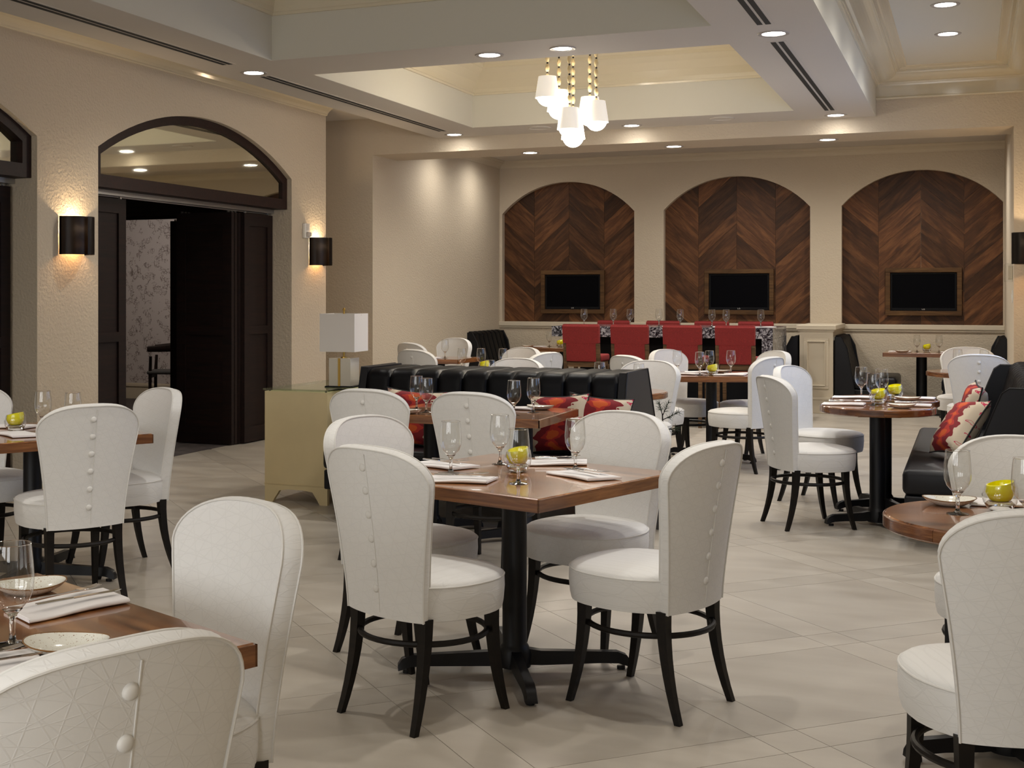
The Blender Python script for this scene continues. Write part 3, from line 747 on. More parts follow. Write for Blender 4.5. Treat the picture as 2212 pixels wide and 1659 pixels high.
# ------------------------------------------------------------------ pendant cluster in the coffer
bead_me = mesh_from(lathe(B(), [(0, -.034), (.008, -.034), (.0150, -.022), (.0195, 0), (.0150, .022), (.008, .034), (0, .034)], 12), 'bead', True, 60)
dark_me = mesh_from(lathe(B(), [(0, -.009), (.006, -.008), (.0095, 0), (.006, .008), (0, .009)], 10), 'spacer_bead', True, 60)
def pendant(x, y, ztop, label):
    """ztop: top of the shade"""
    t = thing('pendant_lamp', label, 'pendant lamp', (x, y, ztop), 0, 'white beaded pendant cluster')
    obj('shade', lathe(B(), [(.078, 0), (.106, -.185), (.104, -.185), (.076, 0)], 32, close=True), M['shade_lit'], t, smooth=True)
    obj('globe', lathe(B(), [(.092*math.sin(q), -.165-.092*math.cos(q)) for q in [PI*i/14 for i in range(15)]], 24), M['bulb'], t, smooth=True)
    obj('collar', lathe(B(), [(.018, -.004), (.014, .012), (.007, .025), (0, .027)], 12), M['bead'], t, smooth=True)
    z = .034; top = 3.9-ztop
    while z < top-.09:
        obj('spacer_bead', dark_me, M['bead_dark'], t, (0, 0, z)); obj('bead', bead_me, M['bead'], t, (0, 0, z+.042)); z += .084
    obj('rod', tube(B(), [(0, 0, .02), (0, 0, top)], .004, 6), M['cord'], t)
    obj('canopy', lathe(B(), [(0, top), (.05, top), (.05, top-.02), (0, top-.03)], 20), M['bead'], t, smooth=True)
    point('pendant_light', (0, 0, -.31), 9, (1, .88, .72), .09, t)
pendant(-3.39, 10.84, 3.335, 'highest white pendant lamp at the left of the beaded cluster')
pendant(-3.35, 11.05, 3.245, 'second white pendant lamp from the left, behind the highest one')
pendant(-3.175, 10.78, 3.045, 'front white pendant lamp in the middle of the beaded cluster')
pendant(-3.25, 11.15, 3.005, 'lowest white pendant lamp, half hidden behind the front one')
pendant(-3.10, 11.16, 3.185, 'white pendant lamp behind the rightmost one of the cluster')
pendant(-2.985, 10.95, 3.115, 'rightmost white pendant lamp of the beaded cluster')

# ------------------------------------------------------------------ white dining chairs
def smooth01(t): t = max(0, min(1, t)); return t*t*(3-2*t)
def back_hw(z): return .177+.061*min(1, max(0, (z-.365)/.453))**1.5
def back_ztop(s): return .826+.112*max(0, 1-abs(s)**2.9)**.5
def back_mid(x, z):
    q = (z-.365)/.585
    return -.186-.085*q**1.35+.95*x*x
def back_pt(s, t, off, grow=0):
    zt = back_ztop(s); z = .365+t*(zt-.365); x = s*back_hw(z)
    n = Vector((-1.9*x, 1, .13)); n.normalize()      # points to the sitter
    p = Vector((x, back_mid(x, z), z))+n*off
    return p
SS = [math.sin(-PI/2+PI*i/24) for i in range(25)]
def chair_back_bm():
    bm = B(); nt = 13; T = [i/(nt-1) for i in range(nt)]; h = .0245
    def puff(s, t): return 1-.10*max(abs(s)**8, max(0, 2*t-1)**10)
    F = [[bm.verts.new(back_pt(s, t, h*puff(s, t)+.004*(1-s*s)*math.sin(PI*t))) for s in SS] for t in T]
    R = [[bm.verts.new(back_pt(s, t, -h*puff(s, t))) for s in SS] for t in T]
    n = len(SS)
    for i in range(nt-1):
        for j in range(n-1):
            bm.faces.new((F[i][j], F[i][j+1], F[i+1][j+1], F[i+1][j])); bm.faces.new((R[i][j+1], R[i][j], R[i+1][j], R[i+1][j+1]))
    loop = lambda G: [G[i][0] for i in range(nt)]+[G[nt-1][j] for j in range(1, n)]+[G[i][n-1] for i in range(nt-2, -1, -1)]
    lf, lr = loop(F), loop(R); mids = []
    c = Vector((0, 0, .62))
    for a, b in zip(lf, lr):
        m = (a.co+b.co)/2; d = Vector((m.x, 0, m.z-c.z)); d.normalize()
        mids.append(bm.verts.new(m+d*.007))
    for k in range(len(lf)-1):
        bm.faces.new((lf[k], lf[k+1], mids[k+1], mids[k])); bm.faces.new((mids[k], mids[k+1], lr[k+1], lr[k]))
    for j in range(n-1): bm.faces.new((F[0][j+1], F[0][j], R[0][j], R[0][j+1]))
    return bm
def back_loop(off):
    nt = 13
    pts = [back_pt(-1, i/(nt-1), off) for i in range(nt)]+[back_pt(s, 1, off) for s in SS[1:-1]]+[back_pt(1, i/(nt-1), off) for i in range(nt-1, -1, -1)]
    out = [pts[0]]
    for p in pts[1:]:
        if (p-out[-1]).length > .004: out.append(p)
    return out
def seat_outline(k, n=40):
    out = []
    for i in range(n):
        q = 2*PI*i/n; c, s = math.cos(q), math.sin(q); e = 2/2.5
        x = .248*k*math.copysign(abs(c)**e, c); y = .035+.25*k*math.copysign(abs(s)**e, s)
        if y < 0: x *= 1-.10*min(1, -y/.2)
        out.append((x, y))
    return out
def seat_bm():
    bm = B(); rows = []
    for k, z in ((.90, .358), (.965, .362), (.985, .385), (1.0, .43), (.995, .468), (.975, .481), (.93, .489), (.78, .498), (.5, .503), (.2, .505)):
        rows.append([(p[0], p[1], z) for p in seat_outline(k)])
    v = grid(bm, rows, close_u=True)
    bm.faces.new(v[0][::-1]); bm.faces.new(v[-1])
    return bm
def sabre_leg(x0, y0, x1, y1, z1=.37):
    bm = B(); rows = []
    for i in range(8):
        t = i/7; z = z1*(1-t); b = t*t
        x = x0+(x1-x0)*b; y = y0+(y1-y0)*b; h = .0195-.0085*t
        rows.append([(x-h, y-h, z), (x+h, y-h, z), (x+h, y+h, z), (x-h, y+h, z)])
    v = grid(bm, rows, close_u=True); bm.faces.new(v[0]); bm.faces.new(v[-1][::-1])
    return bm
def make_chair():
    t = thing('dining_chair', '-', 'chair', group='white button-back dining chairs')
    bk = obj('backrest', chair_back_bm(), M['white'], t, smooth=True, angle=50)
    obj('piping', tube(tube(B(), back_loop(-.0243), .0032, 6), back_loop(.0235), .0032, 6), M['piping'], bk, smooth=True)
    obj('seam', tube(B(), [back_pt(.055, .03+.94*i/20, -.0250) for i in range(21)], .0016, 5), M['piping'], bk, smooth=True)
    bme = mesh_from(lathe(B(), [(0, .006), (.008, .005), (.0135, .002), (.014, -.003), (0, -.003)], 14), 'button', True, 60)
    for z in (.876, .797, .715, .633, .548, .462):
        p = back_pt(0, (z-.365)/(.938-.365), -.0255)
        obj('button', bme, M['piping'], bk, p, (PI/2, 0, 0))
    st = obj('seat', seat_bm(), M['white'], t, smooth=True, angle=60)
    obj('piping', tube(B(), [(p[0], p[1], .474) for p in seat_outline(.992)], .0032, 6, closed=True), M['piping'], st, smooth=True)
    for (a, b, c, d) in ((-.165, -.150, -.180, -.217), (.165, -.150, .180, -.217), (-.178, .165, -.197, .217), (.178, .165, .197, .217)):
        obj('leg', sabre_leg(a, b, c, d), M['espresso'], t, smooth=True, angle=30)
    obj('foot_ring', tube(B(), [(.222*math.cos(q), .008+.222*math.sin(q), .285) for q in [2*PI*i/40 for i in range(40)]], .0108, 8, closed=True), M['espresso'], t, smooth=True)
    return Proto(t)
CH = make_chair()
def chair(x, y, face, label):
    CH.put(label, (x, y, 0), math.radians(face-90))
CHAIRS = [
 (-1.772, 4.204, 68, 'white button-back chair at the centre table, front left, its back to us'),
 (-1.057, 4.623, 161, 'white button-back chair at the centre table, right side facing left'),
 (-2.114, 4.847, 340, 'white chair at the left of the centre table, facing right'),
 (-1.470, 5.330, 252, 'white chair at the far side of the centre table, facing us'),
 (-2.98, 6.60, 84, 'left of two white chairs tucked at the table before the black banquette'),
 (-2.375, 6.60, 82, 'right of two white chairs tucked at the table before the black banquette'),
 (-3.973, 5.115, 148, 'white chair with six buttons at the left table by the pillar, back to us'),
 (-4.162, 5.773, 240, 'white chair beyond the left table, side on, before the dark doors'),
 (-4.93, 5.56, 328, 'white chair cut by the left edge at the left table'),
 (-1.388, 1.697, 157, 'large white chair back cropped at the bottom left corner'),
 (-1.742, 2.575, 246, 'large white chair in front left, facing the near table'),
 (-.957, 8.503, 32, 'white chair beside the nearer round table at right, back to us'),
 (-.985, 9.520, 340, 'white chair beside the farther round table at right'),
 (.135, 4.90, 262, 'white chair behind the round table at the right edge'),
 (.085, 3.655, 110, 'large white chair cropped at the right edge, back to us'),
 (-2.40, 11.86, 330, 'white chair behind left of the square table before the red chairs'),
 (-1.80, 11.90, 222, 'white chair behind right of the square table before the red chairs'),
 (-1.74, 11.0, 158, 'white chair in front right of the square table before the red chairs'),
 (-2.52, 10.92, 52, 'white chair in front left of the square table before the red chairs'),
 (-2.31, 9.69, 262, 'white chair behind the right end of the black banquette, facing us'),
 (-3.36, 9.62, 262, 'white chair behind the middle of the black banquette, facing us'),
 (-4.07, 11.72, 245, 'white chair behind right of the table left of the red chairs'),
 (-3.67, 11.10, 160, 'white chair in front right of the table left of the red chairs'),
 (-4.66, 11.32, 68, 'white chair in front left of the table behind the banquette'),
 (-5.34, 12.84, 60, 'white chair in front of the small table by the far left wall'),
 (-5.60, 13.92, 255, 'white chair behind the small table beside the black alcove booth'),
 (-.06, 13.40, 265, 'white chair behind the far right table, facing us'),
 (.045, 12.30, 92, 'white chair in front of the far right table, back to us'),
]
for c in CHAIRS: chair(*c)

# ------------------------------------------------------------------ tables
def base_arm(r=.45):
    """one arm of a cast-iron cross base along +x with an upturned foot"""
    bm = B(); rows = []
    for x, zc, hh, hw in ((.03, .058, .034, .028), (.10, .050, .030, .024), (r-.12, .048, .024, .021), (r-.05, .046, .024, .023), (r-.015, .034, .022, .024), (r, .022, .012, .022)):
        rows.append([(x, -hw, zc-hh*.8), (x, hw, zc-hh*.8), (x, hw*.75, zc+hh), (x, -hw*.75, zc+hh)])
    v = grid(bm, rows, close_u=True); bm.faces.new(v[0][::-1]); bm.faces.new(v[-1])
    lathe(bm, [(0, 0), (.016, 0), (.016, .012), (0, .012)], 12, r-.035, 0)
    return bm
def pedestal(t, arms=4, rot=PI/4, r=.45, zt=.705, rad=.047, ox=0, oy=0):
    me = mesh_from(base_arm(r), 'base_arm', True, 35)
    for k in range(arms): obj('base_arm', me, M['iron'], t, (ox, oy, 0), (0, 0, rot+2*PI*k/arms))
    obj('column', lathe(B(), [(0, .02), (.062, .02), (.066, .07), (.054, .10), (rad, .11), (rad, zt-.02), (0, zt-.02)], 28), M['iron'], t, (ox, oy, 0), smooth=True)
    obj('mount_plate', bx(-.13, .13, -.13, .13, zt-.02, zt, bev=.004), M['iron'], t, (ox, oy, 0))
def square_top(t, w, d, th=.048):
    obj('tabletop', bx(-w/2, w/2, -d/2, d/2, .752-th, .75, bev=.003, seg=1), M['walnut'], t)
    for k, (l, d_) in enumerate(((w, d), (d, w), (w, d), (d, w))):      # one band along each side
        obj('edge_band', bx(-l/2-.004, l/2+.004, -d_/2-.004, -d_/2+.001, .75-th, .747), M['edge'], t, (0, 0, 0), (0, 0, k*PI/2))
def round_top(t, r, th=.046):
    obj('tabletop', lathe(B(), [(0, .75-th), (r-.006, .75-th), (r, .75-th+.008), (r, .742), (r-.007, .75), (0, .75)], 48), M['walnut'], t, smooth=True, angle=30)
    nseg = 8                                     # edge band of joined wood segments
    for k in range(nseg):
        bm = B(); a0, a1 = 2*PI*k/nseg+.002, 2*PI*(k+1)/nseg-.002; rows = []
        for i in range(7):
            q = a0+(a1-a0)*i/6
            rows.append([(rr*math.cos(q), rr*math.sin(q), z) for rr, z in ((r-.002, .75-th+.003), (r+.003, .75-th+.006), (r+.003, .744), (r-.002, .747))])
        v = grid(bm, rows, close_u=True); bm.faces.new(v[0][::-1]); bm.faces.new(v[-1])
        obj('edge_segment', bm, M['edge_round'], t, smooth=True)
def table(name, label, loc, rot):
    return thing(name, label, 'table', (loc[0], loc[1], 0), math.radians(rot), 'walnut dining tables')
TA = (-1.656, 4.846, -18.5); TF = (-1.931, 2.053, -23.5); TD = (-4.43, 5.385, -32.4)
for (x, y, r), lab in ((TA, 'square walnut table in the centre with four white chairs'), (TF, 'square walnut table corner at the bottom left'), (TD, 'square walnut table at the far left by the pillar')):
    t = table('square_table', lab, (x, y), r); square_top(t, .914, .914); pedestal(t, ox=.05 if x > -1.8 else 0, oy=-.055 if x > -1.8 else 0)
t = table('banquette_table', 'rectangular walnut table between white chairs and the black banquette', (-2.74, 7.36), 0)
square_top(t, 1.02, .78); pedestal(t, ox=-.30, r=.34); pedestal(t, ox=.30, r=.34)
t = table('square_table', 'square walnut table before the red chairs, turned cornerwise', (-2.12, 11.60), 20); square_top(t, .78, .78); pedestal(t)
t = table('square_table', 'square walnut table behind the banquette, left of the red chairs', (-4.18, 11.36), 20); square_top(t, .70, .70); pedestal(t)
t = table('square_table', 'small walnut table by the far left wall near the alcove', (-5.42, 13.40), 0); square_top(t, .66, .66); pedestal(t)
t = table('square_table', 'walnut table beside the black booth in the left of the alcove', (-5.02, 16.75), 0); square_top(t, 1.0, .72); pedestal(t, r=.34)
t = table('square_table', 'walnut table against the wall in the right alcove booth', (-.55, 17.05), 0); square_top(t, .88, .86)
obj('column', lathe(B(), [(0, .02), (.062, .02), (.062, .685), (0, .685)], 24), M['iron'], t, (-.02, 0, 0), smooth=True)
obj('base_plate', bx(-.30, .30, -.26, .26, 0, .022, bev=.005), M['iron'], t)
TE1 = (-.552, 8.70); TE2 = (-.545, 9.30); TG = (.105, 4.49)
for (x, y), r, lab in ((TE1, .345, 'nearer of two round walnut tables by the right banquette'), (TE2, .345, 'farther of two round walnut tables by the right banquette'),
                       (TG, .37, 'round walnut table cut by the right edge'), ((-2.38, 9.30), .36, 'small round walnut table behind the right end of the black banquette'), ((-3.36, 9.28), .33, 'round walnut table hidden behind the middle of the banquette'),
                       ((-.02, 12.86), .37, 'round walnut table between the two far right white chairs')):
    t = table('round_table', lab, (x, y), 10); round_top(t, r); pedestal(t, r=.34, rot=math.radians(20))

# ------------------------------------------------------------------ table setting
def make_glass():
    t = thing('water_glass', '-', 'glass', group='stemmed water glasses')
    obj('bowl', lathe(B(), [(0, .070), (.012, .071), (.022, .077), (.033, .090), (.0405, .110), (.0425, .135), (.040, .170), (.0365, .203)], 32), M['glass'], t, smooth=True, angle=80)
    obj('rim', tube(B(), [(.0365*math.cos(q), .0365*math.sin(q), .203) for q in [2*PI*i/32 for i in range(32)]], .0007, 5, closed=True), M['crystal'], t, smooth=True)
    obj('stem', lathe(B(), [(0, .006), (.0125, .006), (.007, .013), (.0055, .030), (.0068, .042), (.0056, .052), (.011, .064), (.020, .073), (.012, .0705), (0, .0695)], 16), M['crystal'], t, smooth=True)
    obj('foot', lathe(B(), [(0, 0), (.033, 0), (.034, .002), (.020, .0045), (.0115, .006), (0, .006)], 32), M['crystal'], t, smooth=True, angle=60)
    return Proto(t)
GL = make_glass()
def glass(x, y, label, z=.75, group='stemmed water glasses'): GL.put('stemmed water glass '+label, (x, y, z), random.uniform(0, 6), group)
def make_vase():
    t = thing('lime_vase', '-', 'vase', group='lime and clear glass vases')
    R = .056; prof = [(0, 0), (.026, 0), (.038, .006), (.052, .03), (R, .052), (.052, .072), (.045, .092)]
    bm = B(); n = 32
    lathe(bm, prof, n)
    for v in bm.verts:                           # slanted cut mouth
        if v.co.z > .07: v.co.z += v.co.x*.22
    obj('clear_body', bm, M['glass'], t, smooth=True)
    bm = lathe(B(), [(0, .026), (.020, .028), (.034, .038), (.043, .054), (.045, .070), (.041, .090), (.036, .091), (.036, .070), (.030, .056), (.016, .048), (0, .046)], 28)
    for v in bm.verts:
        if v.co.z > .06: v.co.z += v.co.x*.22
    obj('lime_cup', bm, M['lime'], t, smooth=True)
    obj('solid_base', lathe(B(), [(0, .001), (.025, .001), (.036, .007), (.046, .022), (.034, .034), (.018, .031), (0, .029)], 24), M['crystal'], t, smooth=True)
    return Proto(t)
VA = make_vase()
def vase(x, y, label, z=.75, rz=0): VA.put('lime yellow cup in clear glass vase '+label, (x, y, z), rz)
def napkin_bm():
    """linen folded back and forth, seen as soft layers joined by round folds"""
    d, g = .072, .0040
    path = [(d, .0036), (d*.4, .0034), (-d*.3, .0034), (-d, .0036)]
    for i in range(1, 8): q = PI*i/8; path.append((-d-g*math.sin(q), .0036+g-g*math.cos(q)))
    path += [(-d*.9, .0116), (-d*.3, .0112), (d*.3, .0114), (d*.70, .0110), (d*.93, .0092)]
    bm = B(); rows = []; n = 16
    for k, (y, z) in enumerate(path):
        r = []
        for j in range(n+1):
            u = 2*j/n-1; f = z/.012; sh = 1-.04*k/len(path)
            r.append((.128*u*sh+.16*y, y+.004*math.sin(3*u+1)+.006*f*u*u, z+f*(.0035*math.sin(2.6*u+.6)+.0035*u*u)))
        rows.append(r)
    grid(bm, rows)
    bmesh.ops.recalc_face_normals(bm, faces=bm.faces)
    bmesh.ops.solidify(bm, geom=bm.faces[:], thickness=.0068)
    zmin = min(v.co.z for v in bm.verts)
    for v in bm.verts: v.co.z -= zmin
    return bm
NAP = Proto(obj('folded_napkin', napkin_bm(), M['napkin'], smooth=True, angle=60)); tag(NAP.root, '-', 'napkin', 'folded white napkins')
def fork_bm():
    bm = B()
    tube(bm, [(-.095, 0, .003), (-.05, 0, .004), (0, 0, .003), (.04, 0, .004)], [.005, .0042, .0028, .0035], 8, flat=.45)
    box(bm, .038, .062, -.0105, .0105, .0030, .0050, bev=.0008, seg=1)
    for y in (-.009, -.003, .003, .009): tube(bm, [(.06, y, .0042), (.08, y, .0058), (.097, y, .0085)], [.0014, .0013, .0008], 6)
    return bm
def knife_bm():
    bm = B()
    tube(bm, [(-.10, 0, .004), (-.06, 0, .0045), (-.01, 0, .004)], [.0055, .006, .0045], 8, flat=.55)
    prism(bm, [(-.012, -.006), (.09, -.007), (.112, .001), (.10, .007), (-.012, .006)], lambda p: (p[0], p[1], .0030), lambda p: (p[0], p[1], .0046))
    return bm
FORK = Proto(tag(obj('fork', fork_bm(), M['chrome'], smooth=True, angle=40), '-', 'fork', 'forks on the napkins'))
KNIFE = Proto(tag(obj('knife', knife_bm(), M['chrome'], smooth=True, angle=40), '-', 'knife', 'knives on the napkins'))
def setting(x, y, rz, where, z=.75, cutlery=True):
    r = math.radians(rz)
    NAP.put('folded white linen napkin '+where, (x, y, z+.0003), r)
    if cutlery:
        for P, dy, nm, da in ((FORK, .034, 'steel fork resting on the napkin ', 0.04), (KNIFE, -.024, 'steel knife resting on the napkin ', -.05)):
            zz = z+.0215
            P.put(nm+where, (x+.01*math.cos(r)-dy*math.sin(r), y+.01*math.sin(r)+dy*math.cos(r), zz), r+da)
def make_plate():
    t = thing('side_plate', '-', 'plate', group='speckled side plates')
    def oval(bm):
        for v in bm.verts:
            v.co.x *= 1.12; v.co.y *= .94; v.co.z += .9*v.co.x*v.co.x
        return bm
    obj('dish', oval(lathe(B(), [(0, .003), (.030, .003), (.050, .007), (.068, .017), (.074, .021), (.0755, .0195), (.066, .011), (.046, .001), (.034, 0), (0, 0)], 40)), M['ceramic'], t, smooth=True)
    obj('glazed_rim', oval(tube(B(), [(.0752*math.cos(q), .0752*math.sin(q), .0205) for q in [2*PI*i/40 for i in range(40)]], .0016, 6, closed=True)), M['rim'], t, smooth=True)
    return Proto(t)
PL = make_plate()
def plate(x, y, label, z=.75, rz=0): PL.put('speckled white side plate '+label, (x, y, z+.0002), rz)
# centre table
glass(-1.883, 4.76, 'at the left of the centre table'); glass(-1.794, 5.085, 'at the far side of the centre table')
glass(-1.547, 4.589, 'nearest on the centre table, in front of the vase'); glass(-1.46, 5.04, 'at the right of the centre table')
vase(-1.655, 4.90, 'in the middle of the centre table', rz=.8)
setting(-1.985, 4.93, -20, 'at the left of the centre table'); setting(-1.775, 4.57, 12, 'at the near left of the centre table')
setting(-1.585, 5.19, 25, 'at the far side of the centre table'); setting(-1.375, 4.86, -35, 'at the right of the centre table')
# bottom-left table
glass(-1.765, 2.085, 'at the bottom left corner of the picture')
setting(-1.865, 2.385, 70, 'at the far side of the bottom left table')
plate(-1.632, 2.085, 'nearest on the bottom left table', rz=.3); plate(-2.04, 2.47, 'behind the glass on the bottom left table', rz=.9)
setting(-1.70, 1.90, 60, 'behind the cropped chair on the bottom left table')
# left table by the pillar
glass(-4.40, 5.43, 'left of two behind the left chair'); glass(-4.19, 5.40, 'right of two behind the left chair')
vase(-4.52, 5.36, 'on the left table by the pillar', rz=.2)
setting(-4.66, 5.50, 10, 'left of the vase on the left table', cutlery=False); setting(-4.36, 5.20, -30, 'right of the vase on the left table', cutlery=False)
# table before the banquette
glass(-3.12, 7.32, 'far left on the banquette table'); glass(-2.985, 7.15, 'near left on the banquette table')
glass(-2.44, 7.16, 'near right on the banquette table'); glass(-2.40, 7.40, 'far right on the banquette table')
plate(-3.06, 7.05, 'left on the banquette table'); plate(-2.42, 7.60, 'right on the banquette table')
setting(-2.80, 7.52, 0, 'at the left of the banquette table', cutlery=False); setting(-2.57, 7.58, 0, 'at the right of the banquette table', cutlery=False)
# round tables at right
glass(-.575, 8.69, 'in the middle of the nearer round table at right'); vase(-.555, 8.83, 'on the nearer round table at right', rz=1)
glass(-.70, 9.40, 'at the left of the farther round table at right'); glass(-.555, 9.20, 'in the middle of the farther round table at right'); vase(-.48, 9.30, 'on the farther round table at right', rz=1)
for (x, y), n in ((TE1, 'nearer round table at right'), (TE2, 'farther round table at right')):
    setting(x-.20, y-.03, 8, 'at the left of the '+n, cutlery=(n[0] == 'n')); setting(x+.19, y+.03, 8, 'at the right of the '+n, cutlery=(n[0] == 'n'))
    plate(x+.15, y-.13, 'at the right of the '+n)
plate(-.07, 4.68, 'left on the round table at the right edge', rz=.2)
glass(-.043, 4.50, 'left on the round table at the right edge'); glass(.15, 4.36, 'right on the round table at the right edge')
vase(.083, 4.62, 'on the round table at the right edge', rz=.4); setting(.13, 4.76, 0, 'behind the vase at the right edge', cutlery=False)
# square table before the red chairs
glass(-2.40, 11.50, 'left on the table before the red chairs'); glass(-2.17, 11.33, 'nearest on the table before the red chairs')
glass(-1.97, 11.72, 'right on the table before the red chairs'); glass(-2.14, 11.62, 'behind the vase before the red chairs')
vase(-2.08, 11.42, 'on the table before the red chairs'); plate(-2.06, 11.80, 'on the table before the red chairs')
setting(-2.31, 11.44, -10, 'left on the table before the red chairs', cutlery=False); setting(-1.93, 11.44, 8, 'right on the table before the red chairs', cutlery=False)
setting(-2.26, 11.76, 20, 'far left on the table before the red chairs', cutlery=False); setting(-1.88, 11.62, 30, 'far right on the table before the red chairs', cutlery=False)
# table behind the banquette
glass(-4.33, 11.22, 'left on the table behind the banquette'); glass(-4.17, 11.30, 'middle on the table behind the banquette'); glass(-3.97, 11.34, 'right on the table behind the banquette')
vase(-4.11, 11.22, 'on the table behind the banquette'); setting(-4.30, 11.07, 5, 'left on the table behind the banquette', cutlery=False); setting(-3.99, 11.18, 30, 'right on the table behind the banquette', cutlery=False)
# round tables behind the banquette
glass(-2.20, 9.22, 'on the small round table behind the sofa end'); glass(-2.52, 9.34, 'far left on the small round table behind the sofa end'); glass(-3.36, 9.30, 'in front of the chair behind the banquette')
plate(-2.28, 9.38, 'on the small round table behind the sofa end')
glass(-5.33, 13.30, 'on the small table by the far left wall'); setting(-5.50, 13.25, 0, 'on the small table by the far left wall', cutlery=False)
# alcove tables
glass(-5.22, 16.78, 'left on the left alcove table'); glass(-4.90, 16.78, 'right on the left alcove table'); vase(-5.06, 16.74, 'on the left alcove table', rz=.5); setting(-5.36, 16.62, 5, 'left on the left alcove table', cutlery=False); plate(-5.43, 16.50, 'on the left alcove table'); setting(-4.75, 16.62, 5, 'right on the left alcove table', cutlery=False)
glass(-.62, 16.98, 'left on the right alcove table'); glass(-.37, 16.98, 'right on the right alcove table'); vase(-.51, 17.02, 'on the right alcove table', rz=.5); setting(-.81, 16.92, 4, 'left on the right alcove table', cutlery=False); plate(-.78, 16.76, 'on the right alcove table'); setting(-.22, 16.95, 4, 'right on the right alcove table', cutlery=False)
glass(-.12, 12.70, 'left on the far right table'); glass(.10, 12.74, 'right on the far right table')

# ------------------------------------------------------------------ black banquettes
def channel_bm(w, lean0, lean1, ytop, z0, ztop, yb, bulge=.022):
    """one upholstered channel, centred on x=0, front towards -y"""
    path = [(lean0, z0), (lean0+.01, z0+.02)]
    for i in range(1, 9): path.append((lean0+(lean1-lean0)*(i/8), z0+.02+(ztop-.07-z0-.02)*i/8))
    for i in range(1, 7):
        q = PI/2*i/6; path.append((lean1+(ytop-lean1)*(1-math.cos(q)), ztop-.07+.07*math.sin(q)))
    path.append((yb, ztop))
    bm = B(); rows = []; n = 16
    for i, (y, z) in enumerate(path):
        a = path[max(i-1, 0)]; b = path[min(i+1, len(path)-1)]
        ny, nz = -(b[1]-a[1]), (b[0]-a[0]); l = math.hypot(ny, nz) or 1; ny /= l; nz /= l
        rows.append([(-w/2+w*j/n, y+ny*bulge*(math.sqrt(max(0, 1-abs(2*j/n-1)**6))-.6), z+nz*bulge*(math.sqrt(max(0, 1-abs(2*j/n-1)**6))-.6)) for j in range(n+1)])
    grid(bm, rows)
    bmesh.ops.solidify(bm, geom=bm.faces[:], thickness=-.01)
    return bm
def bench_side(t, L, nch, flip, seat_y0=.0, ztop=.95, yb=.92, seat_z=.45, l0=.50, l1=.62, Ls=None):
    """one seating side: local x along the bench, seat front at y=seat_y0, sitter faces -y"""
    w = L/nch; Ls = Ls or L; rz = PI if flip else 0; oy = 2*yb if flip else 0
    me = mesh_from(channel_bm(w-.002, l0, l1, l1+.08, seat_z-.03, ztop, yb), 'back_channel', True, 70)
    for i in range(nch):
        obj('back_channel', me, M['leather'], t, ((-L/2+w*(i+.5)), oy, 0), (0, 0, rz))
    s = B(); box(s, -Ls/2, Ls/2, seat_y0, l0+.05, .30, seat_z, bev=.035, seg=3)
    obj('seat_cushion', s, M['leather'], t, (0, oy, 0), (0, 0, rz), smooth=True, angle=50)
    obj('seat_base', bx(-Ls/2+.01, Ls/2-.01, seat_y0+.012, yb, .17, .298, bev=.01), M['leather'], t, (0, oy, 0), (0, 0, rz))
def end_panel(t, x, pts, th=.05):
    obj('end_panel', prism(B(), pts, lambda p: (x-th/2, p[0], p[1]), lambda p: (x+th/2, p[0], p[1])), M['leather'], t)
    obj('welt', tube(B(), [(x+math.copysign(th/2, x), p[0], p[1]) for p in pts], .005, 6, closed=True), M['leather'], t, smooth=True)
# double-sided banquette in the middle
t = thing('black_banquette', 'black leather channel-back banquette in the middle, seats on both sides', 'banquette', (-2.95, 7.65, 0))
bench_side(t, 1.76, 10, False, Ls=1.98, ztop=.935, yb=.775, l0=.40, l1=.455); bench_side(t, 1.76, 10, True, Ls=1.98, ztop=.935, yb=.775, l0=.40, l1=.455)
pts = [(.33, .44), (1.38, .44), (1.30, .56), (1.14, .82), (1.06, .95), (.49, .95), (.45, .82), (.37, .52)]
for sx in (-1, 1): end_panel(t, sx*.907, pts)
for sx in (-.90, .90):
    for y in (.07, 1.48):
        bm = B(); v = grid(bm, [[(sx-h, y-h, z), (sx+h, y-h, z), (sx+h, y+h, z), (sx-h, y+h, z)] for z, h in ((.0, .018), (.17, .032))], close_u=True); bm.faces.new(v[0][::-1]); bm.faces.new(v[1])
        obj('leg', bm, M['door_dark'], t)
# right banquette along the window wall (sitter faces -x)
t = thing('black_banquette', 'black leather banquette at right with two patterned cushions', 'banquette', (-.37, 9.25, 0), -PI/2)
bench_side(t, 2.60, 13, False, ztop=.95, yb=.85)
obj('plinth', bx(-1.25, .95, .34, .83, 0, .17), M['black'], t)
pts = [(.40, .17), (.85, .17), (.85, .93), (.56, .93), (.52, .90), (.48, .80), (.42, .64), (.34, .47)]
end_panel(t, 1.305, pts); end_panel(t, -1.305, pts)
# alcove booths
def booth(label, loc, rz, L, nch):
    t = thing('booth_bench', label, 'banquette', loc, rz, 'black alcove booths')
    bench_side(t, L, nch, False, ztop=.94, yb=.70)
    obj('plinth', bx(-L/2+.02, L/2-.02, .05, .70, 0, .17), M['black'], t)
    p = [(.46, .17), (.70, .17), (.70, .935), (.63, .935), (.56, .80), (.50, .45)]
    end_panel(t, L/2+.02, p, .03); end_panel(t, -L/2-.02, p, .03)
booth('black channel-back booth against the left wall of the alcove', (-5.58, 17.12, 0), PI/2, 1.20, 7)
booth('black booth bench backed onto the right side of the low pier', (-.835, 17.14, 0), PI/2, 1.10, 7)
booth('black booth bench backed onto the left side of the low pier', (-2.675, 17.14, 0), -PI/2, 1.10, 7)
booth('black booth bench against the right wall of the alcove', (-.335, 17.10, 0), -PI/2, 1.10, 7)

